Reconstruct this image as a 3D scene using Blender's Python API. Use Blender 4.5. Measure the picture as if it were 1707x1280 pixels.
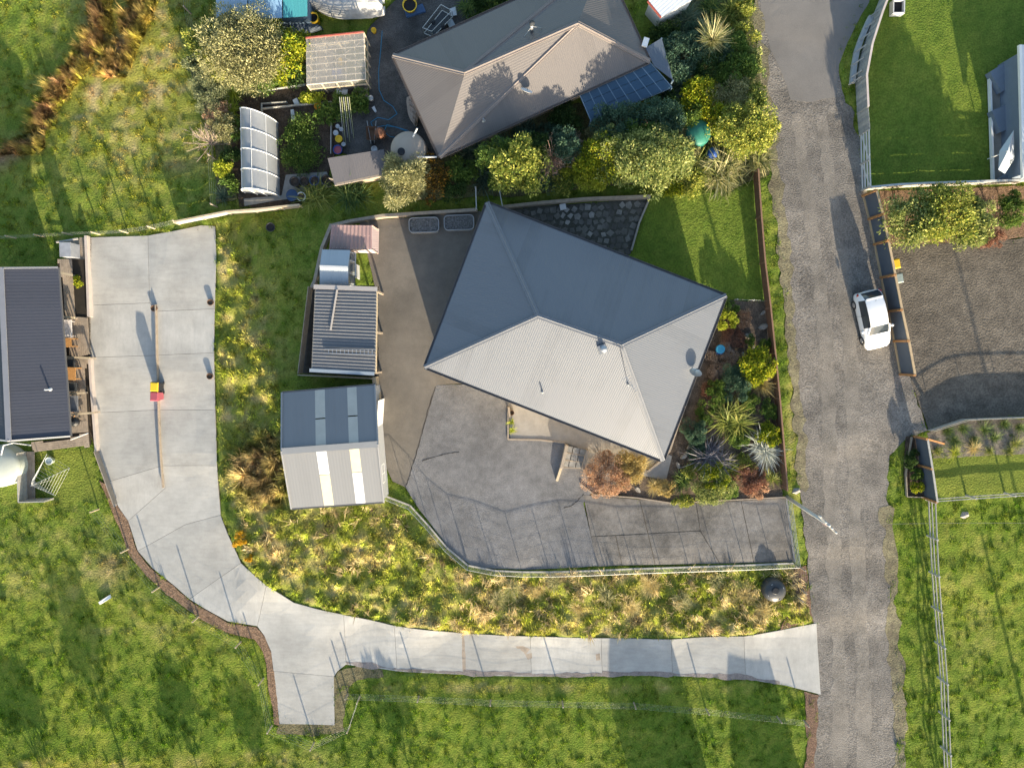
import bpy, bmesh, math, random
import numpy as np
from mathutils import Vector, Matrix
for o in list(bpy.data.objects): bpy.data.objects.remove(o, do_unlink=True)
scene = bpy.context.scene
COL = scene.collection
R = math.radians
random.seed(7); RNG = np.random.default_rng(11)

# ------------------------------------------------------------------ camera
CAM_H, FPX, U0, V0, VN = 48.5, 1183.0, 853.5, 640.0, 580.0
TILT = -math.atan((V0 - VN) / FPX)
cd = bpy.data.cameras.new('camera'); cam = bpy.data.objects.new('camera', cd); COL.objects.link(cam)
cam.location = (0, 0, CAM_H); cam.rotation_euler = (TILT, 0, 0)
cd.sensor_fit = 'HORIZONTAL'; cd.sensor_width = 36.0; cd.lens = 36.0 * FPX / 1707.0
cd.clip_start = 0.5; cd.clip_end = 2000
scene.camera = cam
# ------------------------------------------------------------------ sky and sun
SUN_EL = 11.5
SUN_V = Vector((0.275, -0.961, 0)).normalized()          # towards the sun, on the ground
world = bpy.data.worlds.new('World'); scene.world = world; world.use_nodes = True
wn = world.node_tree.nodes; wl = world.node_tree.links
bg = wn['Background']; sky = wn.new('ShaderNodeTexSky'); sky.sky_type = 'NISHITA'; sky.sun_disc = False
sky.sun_elevation = R(SUN_EL); sky.sun_rotation = math.atan2(SUN_V.x, SUN_V.y)
sky.altitude = 50; sky.air_density = 1.0; sky.dust_density = 1.7; sky.ozone_density = 1.0
wl.new(sky.outputs[0], bg.inputs[0]); bg.inputs[1].default_value = 0.138
sd = bpy.data.lights.new('sun', 'SUN'); sun = bpy.data.objects.new('sun', sd); COL.objects.link(sun)
sd.energy = 4.9; sd.angle = R(0.55); sd.color = (1.0, 0.85, 0.63)
sdir = Vector((SUN_V.x * math.cos(R(SUN_EL)), SUN_V.y * math.cos(R(SUN_EL)), math.sin(R(SUN_EL))))
sun.rotation_euler = sdir.to_track_quat('Z', 'Y').to_euler(); sun.location = sdir * 90
vs = scene.view_settings; vs.view_transform = 'Standard'; vs.look = 'None'; vs.gamma = 1; vs.use_curve_mapping = False
vs.exposure = 1.52
scene.render.resolution_x = 1024; scene.render.resolution_y = 767

# ------------------------------------------------------------------ measuring: pixel of the photograph -> point of the place
CT, ST = math.cos(TILT), math.sin(TILT)
def P(u, v, z=0.0):
    x = (u - U0) / FPX; y = -(v - V0) / FPX; zz = -1.0
    dy = y * CT - zz * ST; dz = y * ST + zz * CT
    t = (z - CAM_H) / dz
    return Vector((x * t, dy * t, z))
def to_px(x, y, z):
    dz = z - CAM_H
    yc = y * CT + dz * ST; zc = -y * ST + dz * CT
    return U0 + FPX * x / -zc, V0 - FPX * yc / -zc
LEVELS = [(700,400,.8),(700,560,.8),(660,700,.8),(760,780,.8),(850,880,.8),(900,760,.8),(960,560,.8),(1100,880,.75),(1240,880,.7),(1200,700,.85),(1240,560,.85),
 (1180,420,.85),(1000,370,.8),(820,600,.8),(1080,680,.8),(720,860,.75),(790,930,.75),(950,935,.75),
 (590,400,.75),(580,550,.7),(555,740,.6),(450,450,.55),(440,620,.5),(430,780,.4),(500,870,.5),(600,880,.6),
 (380,400,.35),(375,550,.3),(375,700,.2),(200,420,.15),(200,550,.08),(200,700,.02),(310,420,.3),(310,560,.2),(310,700,.08),(320,830,0),(260,880,0),(360,940,0),
 (470,1050,0),(510,1170,0),(620,1075,0),(760,1090,0),(900,1095,0),(1040,1095,.05),(1180,1095,.12),(1300,1095,.22),(1420,1260,.25),(1420,1090,.3),(1410,980,.45),
 (1410,860,.62),(1400,700,.75),(1390,500,.85),(1350,300,.9),(1340,120,.95),(1350,0,1.0),(1440,800,.65),(1600,480,.85),(1600,640,.82),(1690,640,.82),(1620,770,.9),(1600,900,.75),
 (1620,1100,.55),(1650,1250,.45),(1550,200,.95),(1650,100,.98),(1560,50,1.0),(560,1000,.2),(700,1010,.3),(900,1020,.3),(1100,1025,.32),(1270,1010,.4),(450,930,.25),
 (700,1200,.25),(900,1210,.25),(1150,1210,.3),(1300,1220,.3),(420,1220,.1),(200,1050,.1),(100,950,.15),(60,1150,.2),(60,860,.12),(120,790,.08),
 (50,600,.1),(50,450,.1),(130,600,.08),(150,330,.1),(250,200,.2),(50,150,-.1),(150,60,.25),(280,60,.3),(330,300,.3),(430,260,.4),(560,230,.45),(640,120,.5),(560,80,.45),
 (640,30,.55),(800,120,.55),(950,80,.65),(900,230,.6),(1050,230,.65),(1180,180,.8),(1200,60,.85),(700,320,.6),(500,350,.5),(450,20,.4),(1180,300,.8),(920,320,.65)]
LV = np.array([[*P(u, v, z)] for u, v, z in LEVELS])
def gz_full(x, y):
    num = np.zeros_like(x); den = np.zeros_like(x)
    for a, b, c in LV:
        w = 1.0 / ((x - a) ** 2 + (y - b) ** 2 + 1.2) ** 2.2
        num += w * c; den += w
    return num / den
_ax = np.arange(-70, 70.1, .5); _ay = np.arange(-60, 60.1, .5); _mx, _my = np.meshgrid(_ax, _ay)
GRID = gz_full(_mx, _my)
def gz(x, y):
    x = np.atleast_1d(np.asarray(x, float)); y = np.atleast_1d(np.asarray(y, float))
    fx = np.clip((x + 70) / .5, 0, len(_ax) - 1.001); fy = np.clip((y + 60) / .5, 0, len(_ay) - 1.001)
    i = fx.astype(int); j = fy.astype(int); a = fx - i; b = fy - j
    return (GRID[j, i] * (1 - a) + GRID[j, i + 1] * a) * (1 - b) + (GRID[j + 1, i] * (1 - a) + GRID[j + 1, i + 1] * a) * b
def g1(x, y): return float(gz(x, y)[0])
def PG(u, v, dz=0.0):
    z = 0.5
    for _ in range(4):
        p = P(u, v, z + dz); z = g1(p.x, p.y)
    return Vector((p.x, p.y, z + dz))
PX = CAM_H / FPX                                                   # metres per pixel at ground level

def vnoise(x, y, s, seed=0):
    r = np.random.default_rng(seed); T = r.random((64, 64))
    fx = np.asarray(x) / s + 1000.3; fy = np.asarray(y) / s + 1000.7
    i = np.floor(fx).astype(int); j = np.floor(fy).astype(int); a = fx - i; b = fy - j
    a = a * a * (3 - 2 * a); b = b * b * (3 - 2 * b)
    q = lambda m, n: T[m % 64, n % 64]
    return (q(i, j) * (1 - a) + q(i + 1, j) * a) * (1 - b) + (q(i, j + 1) * (1 - a) + q(i + 1, j + 1) * a) * b
def inpoly(x, y, poly):
    x = np.asarray(x); y = np.asarray(y); out = np.zeros(x.shape, bool); px_ = [p[0] for p in poly]; py_ = [p[1] for p in poly]
    box = (x >= min(px_)) & (x <= max(px_)) & (y >= min(py_)) & (y <= max(py_))
    if box.any(): out[box] = _inpoly(x[box], y[box], poly)
    return out
def _inpoly(x, y, poly):
    ins = np.zeros(x.shape, bool); n = len(poly)
    for k in range(n):
        x0, y0 = poly[k][0], poly[k][1]; x1, y1 = poly[(k + 1) % n][0], poly[(k + 1) % n][1]
        c = (y0 > y) != (y1 > y)
        with np.errstate(divide='ignore', invalid='ignore'):
            ins ^= c & (x < (x1 - x0) * (y - y0) / (y1 - y0 + 1e-12) + x0)
    return ins

# ------------------------------------------------------------------ materials (procedural)
MATS = {}
def mat(name, col, rough=.85, var=.18, scale=2.0, bump=.0, bscale=30.0, metal=0.0, col2=None, spec=.3, stain=0.0, stretch=None, speck=0.0):
    if name in MATS: return MATS[name]
    m = bpy.data.materials.new(name); m.use_nodes = True; MATS[name] = m
    N = m.node_tree.nodes; L = m.node_tree.links; b = N['Principled BSDF']
    b.inputs['Roughness'].default_value = rough; b.inputs['Metallic'].default_value = metal
    b.inputs['Specular IOR Level'].default_value = spec
    tc = N.new('ShaderNodeTexCoord'); src = tc.outputs['Object']
    if stretch:
        mp = N.new('ShaderNodeMapping'); mp.inputs['Scale'].default_value = stretch; L.new(src, mp.inputs[0]); src = mp.outputs[0]
    n1 = N.new('ShaderNodeTexNoise'); n1.inputs['Scale'].default_value = scale; n1.inputs['Detail'].default_value = 6; n1.inputs['Roughness'].default_value = .65
    L.new(src, n1.inputs['Vector'])
    r1 = N.new('ShaderNodeValToRGB'); e = r1.color_ramp.elements
    lo = tuple(c * (1 - var) for c in col); hi = tuple(min(1, c * (1 + var)) for c in (col2 or col))
    e[0].position = .3; e[1].position = .7; e[0].color = (*lo, 1); e[1].color = (*hi, 1)
    L.new(n1.outputs['Fac'], r1.inputs[0]); out = r1.outputs[0]
    if speck:
        n3 = N.new('ShaderNodeTexNoise'); n3.inputs['Scale'].default_value = bscale; n3.inputs['Detail'].default_value = 3
        L.new(tc.outputs['Object'], n3.inputs['Vector'])
        mr = N.new('ShaderNodeMapRange'); mr.inputs[1].default_value = .3; mr.inputs[2].default_value = .7
        mr.inputs[3].default_value = 1 - speck; mr.inputs[4].default_value = 1 + speck; L.new(n3.outputs['Fac'], mr.inputs[0])
        mm = N.new('ShaderNodeMix'); mm.data_type = 'RGBA'; mm.blend_type = 'MULTIPLY'; mm.inputs[0].default_value = 1
        L.new(out, mm.inputs[6]); L.new(mr.outputs[0], mm.inputs[7]); out = mm.outputs[2]
    if stain:
        n2 = N.new('ShaderNodeTexNoise'); n2.inputs['Scale'].default_value = .35; n2.inputs['Detail'].default_value = 8; n2.inputs['Roughness'].default_value = .7
        L.new(tc.outputs['Object'], n2.inputs['Vector'])
        r2 = N.new('ShaderNodeValToRGB'); r2.color_ramp.elements[0].position = .38; r2.color_ramp.elements[1].position = .62
        r2.color_ramp.elements[0].color = (1 - stain,) * 3 + (1,); r2.color_ramp.elements[1].color = (1, 1, 1, 1)
        L.new(n2.outputs['Fac'], r2.inputs[0])
        mx = N.new('ShaderNodeMix'); mx.data_type = 'RGBA'; mx.blend_type = 'MULTIPLY'; mx.inputs[0].default_value = 1
        L.new(out, mx.inputs[6]); L.new(r2.outputs[0], mx.inputs[7]); out = mx.outputs[2]
    L.new(out, b.inputs['Base Color'])
    if bump:
        nb = N.new('ShaderNodeTexNoise'); nb.inputs['Scale'].default_value = bscale; nb.inputs['Detail'].default_value = 5
        L.new(tc.outputs['Object'], nb.inputs['Vector'])
        bp = N.new('ShaderNodeBump'); bp.inputs['Strength'].default_value = bump; bp.inputs['Distance'].default_value = .05
        L.new(nb.outputs['Fac'], bp.inputs['Height']); L.new(bp.outputs[0], b.inputs['Normal'])
    return m
def roofmat(name, col, pitch=.12, rough=.45, bump=.5, var=.05, metal=.0, alpha=1.0, spec=.5):
    if name in MATS: return MATS[name]
    m = bpy.data.materials.new(name); m.use_nodes = True; MATS[name] = m
    N = m.node_tree.nodes; L = m.node_tree.links; b = N['Principled BSDF']
    b.inputs['Roughness'].default_value = rough; b.inputs['Metallic'].default_value = metal; b.inputs['Specular IOR Level'].default_value = spec
    if alpha < 1: b.inputs['Alpha'].default_value = alpha
    uv = N.new('ShaderNodeUVMap'); uv.uv_map = 'UVMap'
    sx = N.new('ShaderNodeSeparateXYZ'); L.new(uv.outputs[0], sx.inputs[0])
    mu = N.new('ShaderNodeMath'); mu.operation = 'MULTIPLY'; mu.inputs[1].default_value = 2 * math.pi / pitch; L.new(sx.outputs[0], mu.inputs[0])
    si = N.new('ShaderNodeMath'); si.operation = 'SINE'; L.new(mu.outputs[0], si.inputs[0])
    bp = N.new('ShaderNodeBump'); bp.inputs['Strength'].default_value = bump * .26; bp.inputs['Distance'].default_value = .02
    L.new(si.outputs[0], bp.inputs['Height']); L.new(bp.outputs[0], b.inputs['Normal'])
    # each sheet of iron is about 0.76 m wide and has weathered its own way
    dv = N.new('ShaderNodeMath'); dv.operation = 'DIVIDE'; dv.inputs[1].default_value = .76; L.new(sx.outputs[0], dv.inputs[0])
    fl = N.new('ShaderNodeMath'); fl.operation = 'FLOOR'; L.new(dv.outputs[0], fl.inputs[0])
    wn_ = N.new('ShaderNodeTexWhiteNoise'); wn_.noise_dimensions = '1D'; L.new(fl.outputs[0], wn_.inputs['W'])
    ns = N.new('ShaderNodeTexNoise'); ns.inputs['Scale'].default_value = .5; ns.inputs['Detail'].default_value = 8; ns.inputs['Roughness'].default_value = .7
    tc = N.new('ShaderNodeTexCoord'); L.new(tc.outputs['Object'], ns.inputs['Vector'])
    ad = N.new('ShaderNodeMath'); ad.operation = 'MULTIPLY_ADD'; ad.inputs[1].default_value = .45; L.new(wn_.outputs[0], ad.inputs[0]); L.new(ns.outputs['Fac'], ad.inputs[2])
    rp = N.new('ShaderNodeValToRGB'); rp.color_ramp.elements[0].position = .45; rp.color_ramp.elements[1].position = 1.25 - .25
    mp = N.new('ShaderNodeMapping'); mp.inputs['Scale'].default_value = (5.0, .22, 1); L.new(uv.outputs[0], mp.inputs[0]); n4 = N.new('ShaderNodeTexNoise'); n4.inputs['Scale'].default_value = 1.0; n4.inputs['Detail'].default_value = 5; L.new(mp.outputs[0], n4.inputs['Vector'])
    a2 = N.new('ShaderNodeMath'); a2.operation = 'MULTIPLY_ADD'; a2.inputs[1].default_value = .5; L.new(n4.outputs['Fac'], a2.inputs[0]); L.new(ad.outputs[0], a2.inputs[2])
    rp.color_ramp.elements[0].color = (*[c * (1 - 1.8 * var) for c in col], 1); rp.color_ramp.elements[1].color = (*[c * (1 + 1.2 * var) for c in col], 1)
    L.new(a2.outputs[0], rp.inputs[0]); L.new(rp.outputs[0], b.inputs['Base Color'])
    return m
def leafmat(name, cols, trans=.3, rough=.55):
    """one colour for each leaf, picked from the plant's own palette"""
    if name in MATS: return MATS[name]
    m = bpy.data.materials.new(name); m.use_nodes = True; MATS[name] = m
    N = m.node_tree.nodes; L = m.node_tree.links; b = N['Principled BSDF']; b.inputs['Roughness'].default_value = rough
    b.inputs['Specular IOR Level'].default_value = .25
    g = N.new('ShaderNodeNewGeometry'); rp = N.new('ShaderNodeValToRGB'); el = rp.color_ramp.elements
    el[0].color = (*cols[0], 1); el[1].color = (*cols[-1], 1)
    for i, c in enumerate(cols[1:-1]): e = el.new((i + 1) / (len(cols) - 1)); e.color = (*c, 1)
    L.new(g.outputs['Random Per Island'], rp.inputs[0]); L.new(rp.outputs[0], b.inputs['Base Color'])
    t = N.new('ShaderNodeBsdfTranslucent'); L.new(rp.outputs[0], t.inputs[0])
    mx = N.new('ShaderNodeMixShader'); mx.inputs[0].default_value = trans
    L.new(b.outputs[0], mx.inputs[1]); L.new(t.outputs[0], mx.inputs[2]); L.new(mx.outputs[0], N['Material Output'].inputs[0])
    return m
def attrmat(name, rough=.9, trans=0.0, noise=0.0, nscale=8.0, bump=0.0):
    if name in MATS: return MATS[name]
    m = bpy.data.materials.new(name); m.use_nodes = True; MATS[name] = m
    N = m.node_tree.nodes; L = m.node_tree.links; b = N['Principled BSDF']; b.inputs['Roughness'].default_value = rough
    b.inputs['Specular IOR Level'].default_value = .15
    a = N.new('ShaderNodeAttribute'); a.attribute_name = 'own_colour'; out = a.outputs['Color']
    if noise:
        tc = N.new('ShaderNodeTexCoord'); n = N.new('ShaderNodeTexNoise'); n.inputs['Scale'].default_value = nscale; n.inputs['Detail'].default_value = 6
        L.new(tc.outputs['Object'], n.inputs['Vector'])
        mr = N.new('ShaderNodeMapRange'); mr.inputs[1].default_value = .3; mr.inputs[2].default_value = .7; mr.inputs[3].default_value = 1 - noise; mr.inputs[4].default_value = 1 + noise
        L.new(n.outputs['Fac'], mr.inputs[0])
        mx = N.new('ShaderNodeMix'); mx.data_type = 'RGBA'; mx.blend_type = 'MULTIPLY'; mx.inputs[0].default_value = 1
        L.new(out, mx.inputs[6]); L.new(mr.outputs[0], mx.inputs[7]); out = mx.outputs[2]
        if bump:
            bp = N.new('ShaderNodeBump'); bp.inputs['Strength'].default_value = bump; bp.inputs['Distance'].default_value = .1
            L.new(n.outputs['Fac'], bp.inputs['Height']); L.new(bp.outputs[0], b.inputs['Normal'])
    L.new(out, b.inputs['Base Color'])
    if trans:
        t = N.new('ShaderNodeBsdfTranslucent'); L.new(out, t.inputs[0]); mx = N.new('ShaderNodeMixShader'); mx.inputs[0].default_value = trans
        L.new(b.outputs[0], mx.inputs[1]); L.new(t.outputs[0], mx.inputs[2]); L.new(mx.outputs[0], N['Material Output'].inputs[0])
    return m
def glassmat(name, col, alpha=.35, rough=.15):
    if name in MATS: return MATS[name]
    m = mat(name, col, rough=rough, var=.08, scale=1.5, spec=.5); m.node_tree.nodes['Principled BSDF'].inputs['Alpha'].default_value = alpha
    return m
C_ = lambda r, g, b: tuple(((c / 255 + .055) / 1.055) ** 2.4 if c > 10 else c / 255 / 12.92 for c in (r, g, b))
CONC = mat('concrete', (.50,.49,.455), .8, .06, 1.2, .12, 55, stain=.12, speck=.05)
CONC2 = mat('old concrete', (.34,.32,.29), .9, .12, 1.5, .2, 50, stain=.25, speck=.08)
ASPH = mat('asphalt', (.195,.195,.20), .95, .16, 2.2, .6, 18, stain=.32, speck=.22)
ASPH2 = mat('worn asphalt', (.172,.156,.135), .95, .09, 1.2, .35, 22, stain=.2, speck=.12)
ASPH3 = mat('weathered slab', (.21,.198,.185), .9, .2, 2.4, .4, 18, stain=.5, speck=.22)
GRAVEL = mat('road gravel', (.165,.154,.142), 1, .22, .6, 1.0, 12, col2=(.225,.207,.185), stain=.25, speck=.40)
SEAL = mat('sealed road', (.195,.185,.175), .95, .08, .6, .3, 30, stain=.1, speck=.10)
GRAVEL2 = mat('brown gravel', (.115,.102,.085), 1, .2, 1.2, 1.0, 9, col2=(.155,.135,.11), stain=.25, speck=.30)
PEBBLE = mat('pebbles', (.16,.15,.135), 1, .6, 14, 1.0, 16, col2=(.30,.28,.25), speck=.4)
YARD = mat('yard gravel', (.10,.095,.09), 1, .35, 1.0, .8, 14, stain=.45, speck=.3)
MULCH = mat('garden mulch', (.15,.115,.085), 1, .4, 3, 1.0, 14, stain=.4, speck=.4)
SOIL = mat('soil', (.085,.062,.045), 1, .4, 3, 1.0, 12, stain=.3, speck=.35)
LITTER = mat('leaf litter', (.13,.105,.06), 1, .4, 3, 1.0, 12, col2=(.12,.13,.05), stain=.3, speck=.4)
BARK = mat('bark chips', (.20,.13,.085), 1, .5, 6, 1.0, 14, speck=.45)
TIMBER = mat('weathered timber', (.33,.28,.225), .85, .2, 4, .2, 30, speck=.1)
TIMBER_P = mat('pale treated timber', (.48,.40,.28), .8, .15, 4, .15, 30)
TIMBER_B = mat('brown fence timber', (.15,.085,.055), .8, .25, 5, .2, 30)
TIMBER_O = mat('orange stained timber', (.42,.22,.08), .7, .2, 5, .15, 30)
TIMBER_G = mat('grey fence timber', (.38,.37,.34), .85, .2, 5, .2, 30)
DECKM = mat('deck timber', (.34,.28,.22), .8, .25, 3, .2, 30, stain=.2)
WHITE = mat('white paint', (.78,.78,.76), .6, .05)
CREAM = mat('cream wall', (.50,.43,.33), .8, .06)
BRICKW = mat('brown wall', (.25,.19,.14), .85, .1)
DARK = mat('dark void', (.02,.02,.022), .9, .1)
DARKMET = mat('dark metal', (.045,.05,.055), .5, .1)
GALV = mat('galvanised steel', (.42,.43,.44), .4, .12, 6, metal=.6)
WIRE = mat('fence wire', (.40,.42,.42), .5, .1, metal=.4)
BLACKP = mat('black plastic', (.018,.02,.024), .45, .15)
BLUEP = mat('blue plastic', (.02,.07,.28), .45, .1)
YELP = mat('yellow plastic', (.75,.48,.03), .5, .06)
PINKP = mat('red plastic', (.36,.085,.11), .5, .06)
WHITEP = mat('white plastic', (.52,.54,.56), .5, .06)
ORANGEP = mat('orange plastic', (.75,.33,.04), .6, .06)
TEALP = mat('green plastic', (.03,.17,.13), .5, .1)
CYANP = mat('blue hose', (.03,.22,.38), .5, .05)
GLASSD = mat('dark glass', (.03,.04,.05), .1, .05, spec=.6)
RUST = mat('brown pot', (.16,.09,.055), .8, .2)
STONE = mat('garden rock', (.27,.25,.22), .9, .25, 5, .6, 12, speck=.15)
PAVE = [mat('paver_%d' % i, c, .9, .25, 3, .3, 20, stain=.4, speck=.12) for i, c in enumerate([(.21,.21,.20),(.155,.155,.145),(.29,.29,.28),(.12,.12,.115)])]

# ------------------------------------------------------------------ mesh helpers
class MB:
    def __init__(s): s.v = []; s.f = []
    def add(s, vs, fs):
        n = len(s.v); s.v += [tuple(p) for p in vs]; s.f += [tuple(i + n for i in f) for f in fs]; return s
    def box(s, c, d, rz=0.0):
        c = Vector(c); cs, sn = math.cos(rz), math.sin(rz); vs = []
        for z in (-.5, .5):
            for x, y in ((-.5, -.5), (.5, -.5), (.5, .5), (-.5, .5)):
                X, Y = x * d[0], y * d[1]; vs.append((c.x + X * cs - Y * sn, c.y + X * sn + Y * cs, c.z + z * d[2]))
        return s.add(vs, [(3,2,1,0),(4,5,6,7),(0,1,5,4),(1,2,6,5),(2,3,7,6),(3,0,4,7)])
    def beam(s, a, b, w, h):
        a = Vector(a); b = Vector(b); d = (b - a).normalized()
        side = d.cross(Vector((0, 0, 1)))
        side = side.normalized() if side.length > 1e-4 else Vector((1, 0, 0))
        up = side.cross(d).normalized(); vs = []
        for p in (a, b):
            for i, j in ((-.5, -.5), (.5, -.5), (.5, .5), (-.5, .5)): vs.append(p + side * (i * w) + up * (j * h))
        return s.add(vs, [(3,2,1,0),(4,5,6,7),(0,1,5,4),(1,2,6,5),(2,3,7,6),(3,0,4,7)])
    def tube(s, a, b, r0, r1=None, n=8):
        r1 = r0 if r1 is None else r1; a = Vector(a); b = Vector(b); d = (b - a).normalized()
        t = Vector((1, 0, 0)) if abs(d.x) < .9 else Vector((0, 1, 0)); x = d.cross(t).normalized(); y = d.cross(x); vs = []
        for p, r in ((a, r0), (b, r1)):
            for k in range(n):
                q = 2 * math.pi * k / n; vs.append(p + x * (r * math.cos(q)) + y * (r * math.sin(q)))
        fs = [(k, (k + 1) % n, n + (k + 1) % n, n + k) for k in range(n)] + [tuple(range(n - 1, -1, -1)), tuple(range(n, 2 * n))]
        return s.add(vs, fs)
    def path(s, pts, r, n=5):
        for a, b in zip(pts[:-1], pts[1:]): s.tube(a, b, r, r, n)
        return s
    def lathe(s, c, prof, n=20):
        c = Vector(c); vs = []
        for r, z in prof:
            for k in range(n):
                q = 2 * math.pi * k / n; vs.append((c.x + r * math.cos(q), c.y + r * math.sin(q), c.z + z))
        fs = []
        for i in range(len(prof) - 1):
            for k in range(n): fs.append((i * n + k, i * n + (k + 1) % n, (i + 1) * n + (k + 1) % n, (i + 1) * n + k))
        fs.append(tuple(range(n - 1, -1, -1))); m = (len(prof) - 1) * n; fs.append(tuple(range(m, m + n)))
        return s.add(vs, fs)
    def prism(s, poly, z0, z1):
        n = len(poly); zz0 = z0 if hasattr(z0, '__len__') else [z0] * n; zz1 = z1 if hasattr(z1, '__len__') else [z1] * n
        vs = [(p[0], p[1], a) for p, a in zip(poly, zz0)] + [(p[0], p[1], a) for p, a in zip(poly, zz1)]
        return s.add(vs, [tuple(range(n - 1, -1, -1)), tuple(range(n, 2 * n))] + [(k, (k + 1) % n, n + (k + 1) % n, n + k) for k in range(n)])
    def build(s, name, m, parent=None, smooth=False):
        me = bpy.data.meshes.new(name); me.from_pydata(s.v, [], s.f); me.update()
        return link(name, me, m, parent, smooth)
def link(name, me, m, parent=None, smooth=False):
    if m: me.materials.append(m)
    if smooth: me.polygons.foreach_set('use_smooth', [True] * len(me.polygons))
    o = bpy.data.objects.new(name, me); COL.objects.link(o)
    if parent is not None: adopt(o, parent)
    return o
def world_loc(o):
    l = Vector(o.location)
    if o.parent: l = Vector((0, 0, 0)) if o.type == 'MESH' else l
    return l
def adopt(o, parent):
    o.parent = parent
    o.matrix_parent_inverse = Matrix.Translation(-Vector(parent.location)) if parent.parent is None else Matrix.Translation(-Vector(parent.location))
def tag(o, label=None, cat=None, group=None, kind=None):
    if label: o['label'] = label
    if cat: o['category'] = cat
    if group: o['group'] = group
    if kind: o['kind'] = kind
    return o
def thing(name, label, cat, loc=(0, 0, 0), group=None):
    o = bpy.data.objects.new(name, None); COL.objects.link(o); o.location = Vector(loc); o.empty_display_size = .3
    return tag(o, label, cat, group)
def npmesh(name, V, F, colour=None):
    V = np.ascontiguousarray(V, np.float32); F = np.ascontiguousarray(F, np.int32); k = F.shape[1]
    me = bpy.data.meshes.new(name); me.vertices.add(len(V)); me.vertices.foreach_set('co', V.ravel())
    me.loops.add(F.size); me.loops.foreach_set('vertex_index', F.ravel())
    me.polygons.add(len(F)); me.polygons.foreach_set('loop_start', np.arange(0, F.size, k, dtype=np.int32))
    try: me.polygons.foreach_set('loop_total', np.full(len(F), k, np.int32))
    except Exception: pass
    if colour is not None:
        a = me.attributes.new('own_colour', 'FLOAT_COLOR', 'POINT')
        cc = np.ones((len(V), 4), np.float32); cc[:, :3] = colour; a.data.foreach_set('color', cc.ravel())
    me.update(calc_edges=True); return me
def offset_poly(pts, d):
    n = len(pts); A = sum(pts[i][0] * pts[(i + 1) % n][1] - pts[(i + 1) % n][0] * pts[i][1] for i in range(n)); sg = 1 if A > 0 else -1; out = []
    for i in range(n):
        p0, p1, p2 = Vector(pts[i - 1][:2]), Vector(pts[i][:2]), Vector(pts[(i + 1) % n][:2])
        a = (p1 - p0).normalized(); b = (p2 - p1).normalized(); na = Vector((-a.y, a.x)) * sg; nb = Vector((-b.y, b.x)) * sg
        m = na + nb; m = m / max(m.dot(m) / 2, .6) if m.length > .3 else na
        out.append(p1 + m * d)
    return out
HARD = []                                                            # outlines where no grass grows
def sheet(name, poly, m, lift=.03, step=.8, inset=0.0, depth=.10, parent=None, kind='structure', hard=True, jag=0.0, px=True):
    pts = [PG(u, v) for u, v in poly] if px else [Vector((*p[:2], 0)) for p in poly]
    if jag:
        q = []
        for i in range(len(pts)):
            a, b = pts[i], pts[(i + 1) % len(pts)]; n = max(1, int((b - a).length / .35)); nr = (b - a).normalized()
            for k in range(n):
                t = a.lerp(b, k / n); j = (vnoise(t.x, t.y, .8, 3) - .5) * 2 * jag + (vnoise(t.x, t.y, .33, 4) - .5) * jag
                q.append(Vector((t.x - nr.y * j, t.y + nr.x * j, 0)))
        pts = q
    if hard: HARD.append([(p.x, p.y) for p in pts])
    if inset: pts = offset_poly(pts, inset)
    bm = bmesh.new(); f = bm.faces.new([bm.verts.new((p[0], p[1], 0)) for p in pts])
    if f.calc_area() and f.normal.z < 0 or True:
        bm.normal_update()
        if f.normal.z < 0: f.normal_flip()
    bmesh.ops.triangulate(bm, faces=bm.faces[:])
    xs = [p[0] for p in pts]; ys = [p[1] for p in pts]
    for ax, lo, hi in ((0, min(xs), max(xs)), (1, min(ys), max(ys))):
        k = math.ceil(lo / step + .01)
        while k * step < hi:
            co = [0, 0, 0]; no = [0, 0, 0]; co[ax] = k * step; no[ax] = 1
            bmesh.ops.bisect_plane(bm, geom=bm.verts[:] + bm.edges[:] + bm.faces[:], plane_co=co, plane_no=no, dist=1e-4); k += 1
    z = gz([v.co.x for v in bm.verts], [v.co.y for v in bm.verts])
    for v, h in zip(bm.verts, z): v.co.z = h + lift
    if depth:
        be = [e for e in bm.edges if e.is_boundary]
        r = bmesh.ops.extrude_edge_only(bm, edges=be)
        for v in r['geom']:
            if isinstance(v, bmesh.types.BMVert): v.co.z -= depth
    bm.normal_update(); me = bpy.data.meshes.new(name); bm.to_mesh(me); bm.free()
    o = link(name, me, m, parent)
    if parent is None and kind: o['kind'] = kind
    return o
def quad_uv(name, quads, m, parent, thick=0.0):
    """roof planes: each quad/tri is given eave first (a->b along the eave); UV in metres, u along the eave"""
    bm = bmesh.new(); uvl = bm.loops.layers.uv.new('UVMap')
    for q in quads:
        q = [Vector(p) for p in q]; ex = (q[1] - q[0]).normalized(); nn = (q[1] - q[0]).cross(q[-1] - q[0]).normalized(); ey = nn.cross(ex)
        f = bm.faces.new([bm.verts.new(p) for p in q])
        for l in f.loops:
            d = l.vert.co - q[0]; l[uvl].uv = (d.dot(ex), d.dot(ey))
        if thick:
            f2 = bm.faces.new([bm.verts.new(p - Vector((0, 0, thick))) for p in reversed(q)])
            for l in f2.loops: l[uvl].uv = (0, 0)
    bm.normal_update(); me = bpy.data.meshes.new(name); bm.to_mesh(me); bm.free()
    return link(name, me, m, parent)

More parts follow.
